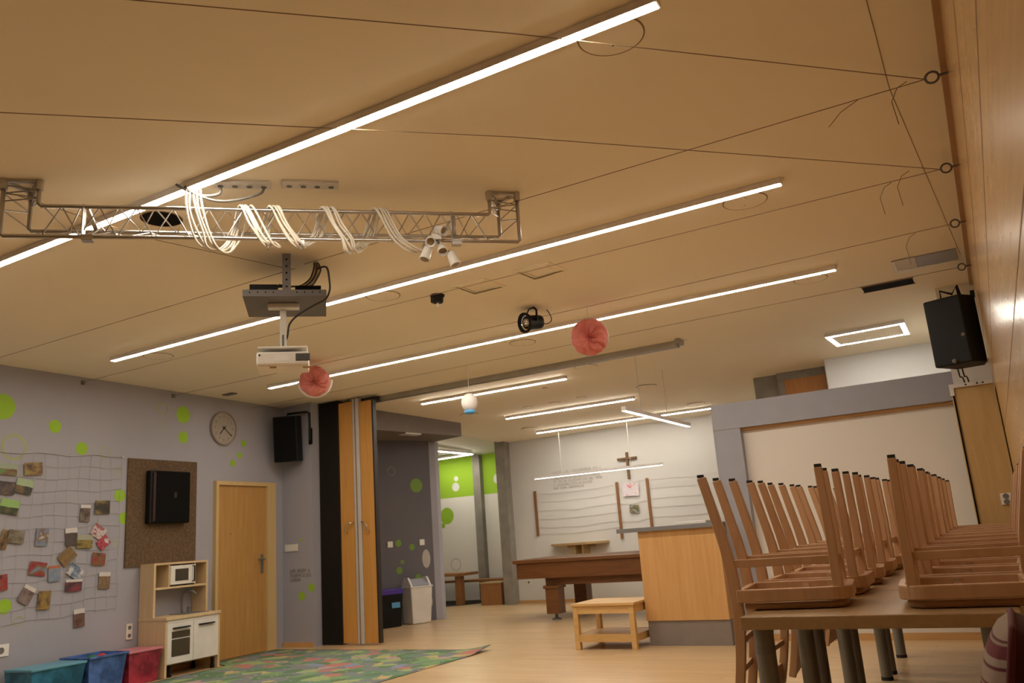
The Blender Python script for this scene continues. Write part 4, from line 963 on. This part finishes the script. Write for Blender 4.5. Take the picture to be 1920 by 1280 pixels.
# play rug
mb = MB(); nx, ny = 28, 20; vs = []; fs = []
for i in range(nx+1):
    for j in range(ny+1):
        u, v = i/nx, j/ny; y = 4.2 + (7.41-4.2)*v; xl = lwx(y) + (.47 if y < 6.3 else .10); x = xl + (-4.67-xl)*u
        lift = .05*max(0, (u-.86)/.14)**2*max(0, (v-.88)/.12) 
        vs.append((x, y, .008+lift))
for i in range(nx):
    for j in range(ny): fs.append((i*(ny+1)+j, (i+1)*(ny+1)+j, (i+1)*(ny+1)+j+1, i*(ny+1)+j+1))
mb._add(vs, fs); rug = mb.build('play_rug', M['rug'], smooth=True)
sol = rug.modifiers.new('thick', 'SOLIDIFY'); sol.thickness = .007; sol.offset = -1
tag(rug, 'colourful printed play rug on the floor with one corner curling up', 'rug')

# ------------------------------------------------------------------ hall furniture
o = thing('waste_bin', 'white swing-top waste bin against the shaded grey hall wall', 'bin', (-7.52, 10.0, 0))
bc = Vector((-7.46, 9.93, 0)); RB = RW2
def binmesh(c, w, d, h, tp=.84):
    mb = MB(); lo = [c + RB @ Vector((x*d/2*tp, y*w/2*tp, .003)) for x, y in ((-1,-1),(1,-1),(1,1),(-1,1))]; hi = [c + RB @ Vector((x*d/2, y*w/2, h)) for x, y in ((-1,-1),(1,-1),(1,1),(-1,1))]
    return mb._add(lo+hi, [(3,2,1,0),(4,5,6,7)]+[(i,(i+1)%4,4+(i+1)%4,4+i) for i in range(4)])
binmesh(bc, .36, .30, .50).build('body', M['wash_white'], o, bevel=.015, seg=3)
MB().obox(bc+Z3*.505, (.315, .375, .02), RB).build('rim', M['wash_white'], o, bevel=.005)
for s in (-1, 1):
    q4 = [bc + RB @ Vector((x, s*.17, z)) for x, z in ((-.14,.515),(.14,.515),(.05,.635),(-.05,.635))]; q5 = [p + RB @ Vector((0, -s*.03, 0)) for p in q4]
    MB()._add(q4+q5, [(0,1,2,3),(7,6,5,4)]+[(i,(i+1)%4,4+(i+1)%4,4+i) for i in range(4)]).build('lid_side', M['wash_white'], o)
mb = MB(); q4 = [bc + RB @ Vector((x, y, z)) for x, y, z in ((.135,-.14,.52),(.135,.14,.52),(.0,.14,.615),(.0,-.14,.615),(-.135,-.14,.52),(-.135,.14,.52))]
mb._add(q4, [(0,1,2,3),(3,2,5,4),(0,3,4),(1,5,2),(0,4,5,1)]); mb.build('swing_flap', M['frame_grey'], o)
o = thing('waste_bin', 'black waste bin with a purple liner, beside the white bin', 'bin', (-7.72, 9.45, 0))
bc = Vector((-7.655, 9.49, 0))
binmesh(bc, .36, .32, .48).build('body', M['black'], o, bevel=.012)
MB().obox(bc+Z3*.475, (.335, .375, .075), RB).build('liner', M['bag'], o, bevel=.01)
MB().obox(bc + RB @ Vector((.152, .06, .30)), (.003, .13, .085), RB @ Matrix.Rotation(-.05, 3, 'Y')).build('blue_label', M['sticker'], o)
# bar counter
o = thing('bar_counter', 'bar counter with light wood front, grey worktop and grey plinth', 'counter', (-2.7, 8.0, 0))
MB().box(-3.085, -2.285, 7.70, 8.55, .225, 1.05).build('front', M['counter'], o)
MB().box(-3.075, -2.285, 7.712, 8.54, 0, .225).build('plinth', M['ply'], o)
MB().box(-3.29, -2.285, 7.66, 8.62, 1.05, 1.09).build('worktop', M['worktop'], o, bevel=.003)
tag(MB().box(-2.74, -2.44, 7.85, 8.05, 1.091, 1.118).build('paper_stack', M['white_lac'], bevel=.004), 'low white paper stack lying on the bar counter worktop', 'paper')
# pine side table in front of the counter
o = thing('pine_bench', 'small pine bench with a lower shelf in front of the bar counter', 'bench', (-3.40, 7.73, 0))
MB().box(-3.745, -3.095, 7.44, 8.02, .395, .42).build('top', M['pine'], o, bevel=.003)
for x in (-3.735, -3.155):
    for y in (7.45, 7.96): MB().box(x, x+.05, y, y+.05, 0, .395).build('leg', M['pine'], o, bevel=.003)
for b_ in ((-3.685, -3.155, 7.455, 7.48), (-3.685, -3.155, 7.98, 8.005), (-3.73, -3.705, 7.50, 7.96), (-3.135, -3.11, 7.50, 7.96)):
    MB().box(*b_, .325, .395).build('apron', M['pine'], o); MB().box(*b_, .07, .135).build('lower_rail', M['pine'], o)
MB().box(-3.705, -3.135, 7.48, 7.98, .118, .132).build('shelf', M['pine'], o)
# pool table
o = thing('pool_table', 'dark brown pool table on square legs in front of the white back wall', 'pool table', (-4.7, 10.6, 0))
MB().box(-5.83, -3.35, 9.93, 11.25, .735, .785).build('top_rail', M['pool'], o, bevel=.01)
MB().box(-5.72, -3.46, 10.05, 11.13, .7855, .787).build('cloth', M['slate'], o)
MB().box(-5.79, -3.39, 9.96, 11.22, .535, .735).build('apron', M['pool'], o, bevel=.006)
MB().box(-5.41, -3.77, 10.06, 11.12, .44, .535).build('underframe', M['pool'], o)
for x in (-5.39, -3.97):
    for y in (9.99, 10.85):
        g = MB().box(x, x+.19, y, y+.19, .08, .44).box(x-.02, x+.21, y-.02, y+.21, .40, .44).build('leg', M['pool'], o, bevel=.006)
        MB().lathe([(.07, 0), (.06, .015), (.02, .03), (.02, .08)], (x+.095, y+.095, 0), 'Z', 16).build('levelling_foot', M['grey_metal'], g)
# back wall objects
o = thing('cross', 'dark wooden cross on the white back wall above the low light bar', 'cross', (-5.085, 12.57, 1.88))
MB().box(-5.105, -5.066, 12.565, 12.6, 1.88, 2.31).build('upright', M['cross'], o, bevel=.003)
MB().box(-5.255, -4.92, 12.555, 12.595, 2.19, 2.226).build('crossbar', M['cross'], o, bevel=.003)
sticks = [(-6.842, 1.09, 1.84, 'brown wooden batten upright on the back wall, leftmost of three'), (-5.312, .95, 1.85, 'brown wooden batten upright on the back wall left of the child drawing'), (-4.787, .95, 1.865, 'brown wooden batten upright on the back wall right of the child drawing')]
for x, a, b, lab in sticks: tag(MB().box(x-.022, x+.022, 12.572, 12.6, a, b).build('wall_batten', M['stick'], bevel=.003), lab, 'batten', 'battens on the back wall')
def strings(label, x0, x1, zs_, seed):
    q = random.Random(seed); mb = MB()
    for z in zs_:
        mb.tube([(x0+(x1-x0)*k/8, 12.592, z - .035*math.sin(PI*k/8)*q.uniform(.4, 1.1) + .02*k/8) for k in range(9)], .0022, 5)
    return tag(mb.build('picture_strings', M['string']), label, 'string')
strings('pale strings sagging between the left and middle battens on the back wall', -6.82, -5.335, (1.79, 1.65, 1.50, 1.36, 1.22, 1.12), 1)
strings('pale strings running from the right batten to the grey portal on the back wall', -4.765, -3.4, (1.84, 1.70, 1.54, 1.40, 1.26), 2)
strings('pale short strings between the middle and right battens behind the child drawing', -5.29, -4.81, (1.83, 1.50, 1.22), 3)
o = tag(MB().obox((0,0,0), (.275, .0015, .205)).build('child_drawing', photo_mat(41, [(.74,.72,.73),(.70,.62,.72),(.72,.70,.70),(.70,.20,.28)], 1.6), local=True), 'white child drawing with pink marks between the battens on the back wall', 'drawing')
o.matrix_world = Matrix.Translation((-5.075, 12.572, 1.71)) @ Euler((0, .03, 0)).to_matrix().to_4x4()
o = tag(MB().obox((0,0,0), (.155, .0015, .125)).build('photo_card', photo_mat(42, [(.40,.30,.08),(.10,.10,.06),(.50,.55,.62)], 2.2), local=True), 'small landscape photo card below the child drawing on the back wall', 'photo')
o.matrix_world = Matrix.Translation((-5.05, 12.572, 1.40)) @ Euler((0, .10, 0)).to_matrix().to_4x4()
o = thing('wall_shelf', 'rounded wooden console shelf on the back wall above the pool table', 'shelf', (-6.05, 12.45, .78))
mb = MB(); mb.prism([(-6.55, 12.6)] + [(-6.05-.50*math.cos(PI*k/16), 12.6-.40*math.sin(PI*k/16)**.7) for k in range(1, 16)] + [(-5.54, 12.6)], .905, .94); mb.build('board', M['shelf_wood'], o)
MB().box(-6.30, -5.80, 12.57, 12.6, .86, .905).box(-6.07, -6.02, 12.30, 12.6, .76, .905).box(-5.93,-5.90,12.34,12.6,.72,.905).build('bracket', M['shelf_wood'], o)
# side room furniture
o = thing('side_table', 'dark brown wooden table at the left of the green side room', 'table', (-8.8, 12.75, 0))
MB().box(-9.4, -8.36, 12.5, 13.0, .50, .55).build('top', M['bench_wood'], o)
for x in (-9.2, -8.62): MB().box(x, x+.12, 12.62, 12.74, 0, .50).build('leg', M['bench_wood'], o)
o = thing('long_bench', 'long brown bench along the wall of the green side room', 'bench', (-8.6, 13.25, 0))
MB().box(-9.8, -7.75, 13.05, 13.42, .36, .40).build('seat', M['bench_wood'], o)
for x in (-9.6, -8.35, -8.1): MB().box(x, x+.06, 13.08, 13.38, 0, .36).build('leg', M['bench_wood'], o)
o = thing('box_stool', 'brown box stool beside the concrete column', 'stool', (-7.75, 12.7, 0))
MB().box(-7.98, -7.56, 12.45, 12.80, 0, .355).build('box', M['bench_wood'], o, bevel=.004)
MB().box(-7.99, -7.55, 12.44, 12.81, .355, .375).build('seat', M['shelf_wood'], o)
# soffit fittings
o = thing('soffit_lamp', 'flat pale lamp under the grey soffit by the hall wall', 'lamp', (-6.93, 9.36, 2.61))
MB().prism([(-7.12,9.22),(-6.98,9.20),(-6.93,9.50),(-7.06,9.55)], 2.605, 2.63).build('panel', M['post'], o, bevel=.004)
tag(MB().obox((-6.925, 9.83, 2.77), (.06, .09, .13), rotz(.15)).build('emergency_lamp', M['post'], bevel=.005), 'small white box fixed on the face of the grey soffit', 'emergency lamp')

# ------------------------------------------------------------------ right wall objects
o = thing('tall_cabinet', 'tall beech cabinet against the right wall beside the white partition', 'cabinet', (-.02, 7.6, 0))
MB().box(-.165, .132, 7.40, 7.88, 0, 1.99).build('carcass', M['cab'], o)
MB().box(-.172, -.165, 7.42, 7.88, .05, 1.97).build('door', M['door_frame'], o)
MB().box(-.164, -.152, 7.392, 7.40, 0, 1.955).build('seal_strip', M['black_matt'], o)
top = MB().box(-.18, .125, 7.385, 7.42, 1.99, 2.02).box(-.18, -.15, 7.385, 7.42, 1.93, 1.99).build('top_bracket', M['white_pl'], o)
mb = MB()
for x in (-.06, .02, .06): mb.lathe([(.007, 0), (.007, .002)], (x, 7.384, 2.005), 'Y', 10)
mb.build('screw_hole', M['black_matt'], top)
outlet('power_socket', 'white socket on the side of the tall beech cabinet behind the right chairs', (.055, 7.40, 1.10), RY, .075, .085, 2)
sp = Vector((-.045, 7.02, 2.36)); Rs = rotz(-.55)
o = thing('loudspeaker', 'large black loudspeaker on the wooden right wall above the cabinet', 'speaker', (sp.x, sp.y, 2.1))
mb = MB(); mb.prism([(-.17,-.12),(.10,-.16),(.17,-.02),(.12,.14),(-.08,.14)], -.26, .26)
for v in mb.bm.verts: v.co = sp + rotz(-.2) @ v.co
mb.build('cabinet', M['black'], o, bevel=.012)
MB().tube([sp+Vector((-.06,.0,.26)), sp+Vector((-.06,.0,.345)), sp+Vector((.02,-.02,.30)), sp+Vector((.06,-.02,.36)), sp+Vector((.07,-.02,.26))], 0, rect=(.03,.012)).build('bracket', M['black'], o)
MB().obox(sp+Vector((.155,.02,.28)), (.03, .10, .04)).build('wall_plate', M['black'], o)
for dx, dz in ((.075, -.05), (-.02, -.235)): MB().lathe([(.018, 0), (.012, -.012), (.0001, -.016)], sp + rotz(-.2) @ Vector((dx, -.152, dz)), 'Y', 14).build('mount_cup', M['grey_pl'], o)
for i, dx in enumerate((-.045, -.015)):
    cord('speaker_cable', ('left' if i == 0 else 'right') + ' of two thin black cables dropping from the right loudspeaker to the cabinet top', [(sp.x+dx, 7.12, 2.11), (sp.x+dx+.005, 7.22, 2.05), (sp.x+dx+.02, 7.36, 2.06), (sp.x+dx+.03, 7.47, 1.995)], .006, 'cable_black')

# ------------------------------------------------------------------ tables and upturned chairs
TT = .74
def table(label, y0_, y1_, first=False):
    o = thing('long_table', label, 'table', (-.44, (y0_+y1_)/2, 0), 'tables carrying the upturned chairs')
    MB().box(-.885, .0, y0_+.003, y1_-.003, TT-.045, TT).build('tabletop', M['table_top'], o, bevel=.004)
    for x in (-.835, -.09):
        for y in (y0_+.115, y1_-.115):
            l = MB().cyl((x, y, .02), (x, y, TT-.045), .036, seg=22).build('leg', M['leg_metal'], o, smooth=False)
            MB().lathe([(.038, 0), (.038, .022)], (x, y, 0), 'Z', 22).build('foot_cap', M['rubber'], l)
            if first and x < -.5 and y < (y0_+y1_)/2: MB().lathe([(.0365, 0), (.0365, .03)], (x, y, .60), 'Z', 22).build('tape_band', M['grey_metal'], l)
    MB().box(-.55, -.33, y0_+.16, y1_-.16, TT-.06, TT-.045).build('under_frame', M['leg_metal'], o)
table('wooden canteen table nearest the camera with tubular legs, under the first chairs', 3.10, 4.03, True)
table('second canteen table from the camera with tubular legs', 4.03, 4.97)
table('third canteen table from the camera with tubular legs', 4.97, 6.29)
table('farthest canteen table with tubular legs, next to the tall cabinet', 6.29, 7.22)

SH = .53
def chair_proto():
    o = thing('upturned_chair', 'x', 'chair', (0, 0, 0), 'upturned wooden chairs on the tables')
    # seat: board and rounded frame (front at +x)
    def outline(inset):
        w, b, f, r = .205-inset, -.205+inset, .215-inset, .085
        pts = [(b, -w), (f-r, -w)] + [(f-r+r*math.sin(a), -w+r-r*math.cos(a)) for a in [PI/2*k/8 for k in range(1, 9)]]
        pts += [(f, w-r)] + [(f-r+r*math.cos(a), w-r+r*math.sin(a)) for a in [PI/2*k/8 for k in range(1, 9)]] + [(b, w)]
        return pts
    MB().prism(outline(.022), SH-.030, SH).build('seat', M['beech_seat'], o, bevel=.012, local=True)
    A_, B_ = outline(0), outline(.026); n = len(A_); mb = MB(); z0, z1 = SH-.078, SH-.030
    vs = [(x, y, z0) for x, y in A_]+[(x, y, z1) for x, y in A_]+[(x, y, z0) for x, y in B_]+[(x, y, z1) for x, y in B_]
    fs = []
    for i in range(n):
        j = (i+1) % n; fs += [(i, j, n+j, n+i), (2*n+i, 3*n+i, 3*n+j, 2*n+j), (i, 2*n+i, 2*n+j, j), (n+i, n+j, 3*n+j, 3*n+i)]
    mb._add(vs, fs); fr_ = mb.build('seat_frame', M['beech'], o, bevel=.004, local=True)
    for y in (-.176, .176): MB().obox((.02, y, SH-.060), (.028, .008, .018)).build('corner_bracket', M['chrome'], fr_, local=True)
    for s in (-1, 1):
        l = MB().tube([(.165, s*.168, SH-.030), (.166, s*.168, .25), (.160, s*.170, .012)], 0, rect=[(.045, .036), (.042, .034), (.032, .030)]).build('leg', M['beech'], o, bevel=.003, local=True)
        MB().obox((.160, s*.170, .006), (.026, .026, .012)).build('foot_cap', M['rubber'], l, local=True)
        path = [(-.290, s*.170, .012), (-.258, s*.170, .16), (-.226, s*.170, .32), (-.213, s*.170, .46), (-.212, s*.170, .57), (-.222, s*.170, .69), (-.245, s*.170, .83), (-.270, s*.170, .94)]
        l = MB().tube(smooth_path([Vector(p) for p in path], 3), 0, rect=[(.034, .034 + .010*math.exp(-((i-9)/5)**2)) for i in range(22)]).build('back_leg', M['beech'], o, bevel=.003, local=True)
        MB().obox((-.293, s*.170, .005), (.024, .024, .012)).build('foot_cap', M['rubber'], l, local=True)
        MB().tube([(.160, s*.172, .355), (-.225, s*.176, .355)], 0, rect=(.016, .030)).build('side_stretcher', M['beech'], o, bevel=.002, local=True)
    MB().obox((.163, 0, .365), (.018, .31, .030)).build('front_stretcher', M['beech'], o, bevel=.002, local=True)
    for x, z, h in ((-.222, .65, .022), (-.238, .76, .022)): MB().obox((x, 0, z), (.014, .31, h)).build('back_slat', M['beech'], o, bevel=.002, local=True)
    MB().obox((-.262, 0, .895), (.018, .318, .085)).build('top_rail', M['beech'], o, bevel=.004, local=True)
    return o
ch = chair_proto(); used = [False]
ords = ['nearest the camera', 'second from the camera', 'third from the camera', 'fourth from the camera', 'fifth from the camera', 'sixth from the camera', 'seventh from the camera', 'farthest from the camera']
def place_chair(x, y, yaw, label):
    o = ch if not used[0] else copy_tree(ch); used[0] = True
    o.location = (x, y, TT+SH+.001); o.rotation_euler = (PI, 0, yaw); o['label'] = label
for k in range(7):
    place_chair(-.755, 3.51+.5*k, (.11, .02, .09, .03, -.02, .06, .0)[k], 'upturned beech chair in the left row, back overhanging the table, ' + (ords[k] if k < 6 else ords[7]))
for k in range(8):
    place_chair(-.155, 3.44+.5*k, PI + (.06 if k == 0 else rnd.uniform(-.04, .04)), 'upturned beech chair in the right row along the wooden wall, ' + ords[k])

# striped cushion on a low bench at the right edge
o = thing('low_bench', 'low wooden bench against the right wall under the striped cushion', 'bench', (-.02, 2.25, 0))
MB().box(-.24, .125, 1.90, 2.80, .42, .45).build('seat', M['beech_seat'], o, bevel=.004)
for x in (-.20, .06):
    for y in (1.98, 2.68): MB().box(x, x+.04, y, y+.04, 0, .42).build('leg', M['beech'], o)
o = thing('cushion', 'maroon cushion with a striped woven side at the lower right corner', 'cushion', (.01, 2.35, .45))
def pillow(sgn, name, m, cx=-.062, cy=2.36, cz=.634, w=.44, h=.362, t=.058):
    n = 20; vs = []; fs = []
    for i in range(n+1):
        for j in range(n+1):
            u, v = 2*i/n-1, 2*j/n-1; k = ((1-abs(u)**2.6)*(1-abs(v)**2.6))**.5
            pu = u*(1-.06*v*v); pv = v*(1-.06*u*u)
            vs.append((cx+sgn*(t*k+.001)+.04*pv, cy+pu*w/2, cz+pv*h/2))
    for i in range(n):
        for j in range(n): fs.append((i*(n+1)+j, (i+1)*(n+1)+j, (i+1)*(n+1)+j+1, i*(n+1)+j+1))
    return MB()._add(vs, fs).build(name, m, o, smooth=True)
pillow(-1, 'striped_side', M['stripes']); pillow(1, 'maroon_side', M['maroon'], t=.10)
pts = []
for u, v in [(-1+2*k/14, -1) for k in range(14)]+[(1, -1+2*k/14) for k in range(14)]+[(1-2*k/14, 1) for k in range(14)]+[(-1, 1-2*k/14) for k in range(15)]:
    pts.append((-.062+.04*v*(1-.06*u*u), 2.36+u*(1-.06*v*v)*.22, .634+v*(1-.06*u*u)*.181))
MB().tube(pts, .008, 8).build('piping', M['piping'], o, smooth=True)

# ------------------------------------------------------------------ world, view
w = bpy.data.worlds.new('world'); SC.world = w; w.use_nodes = True
w.node_tree.nodes['Background'].inputs['Color'].default_value = (.02, .018, .016, 1); w.node_tree.nodes['Background'].inputs['Strength'].default_value = .5
vs_ = SC.view_settings; vs_.view_transform = 'Standard'; vs_.look = 'None'; vs_.gamma = 1; vs_.exposure = 0.; vs_.use_curve_mapping = False
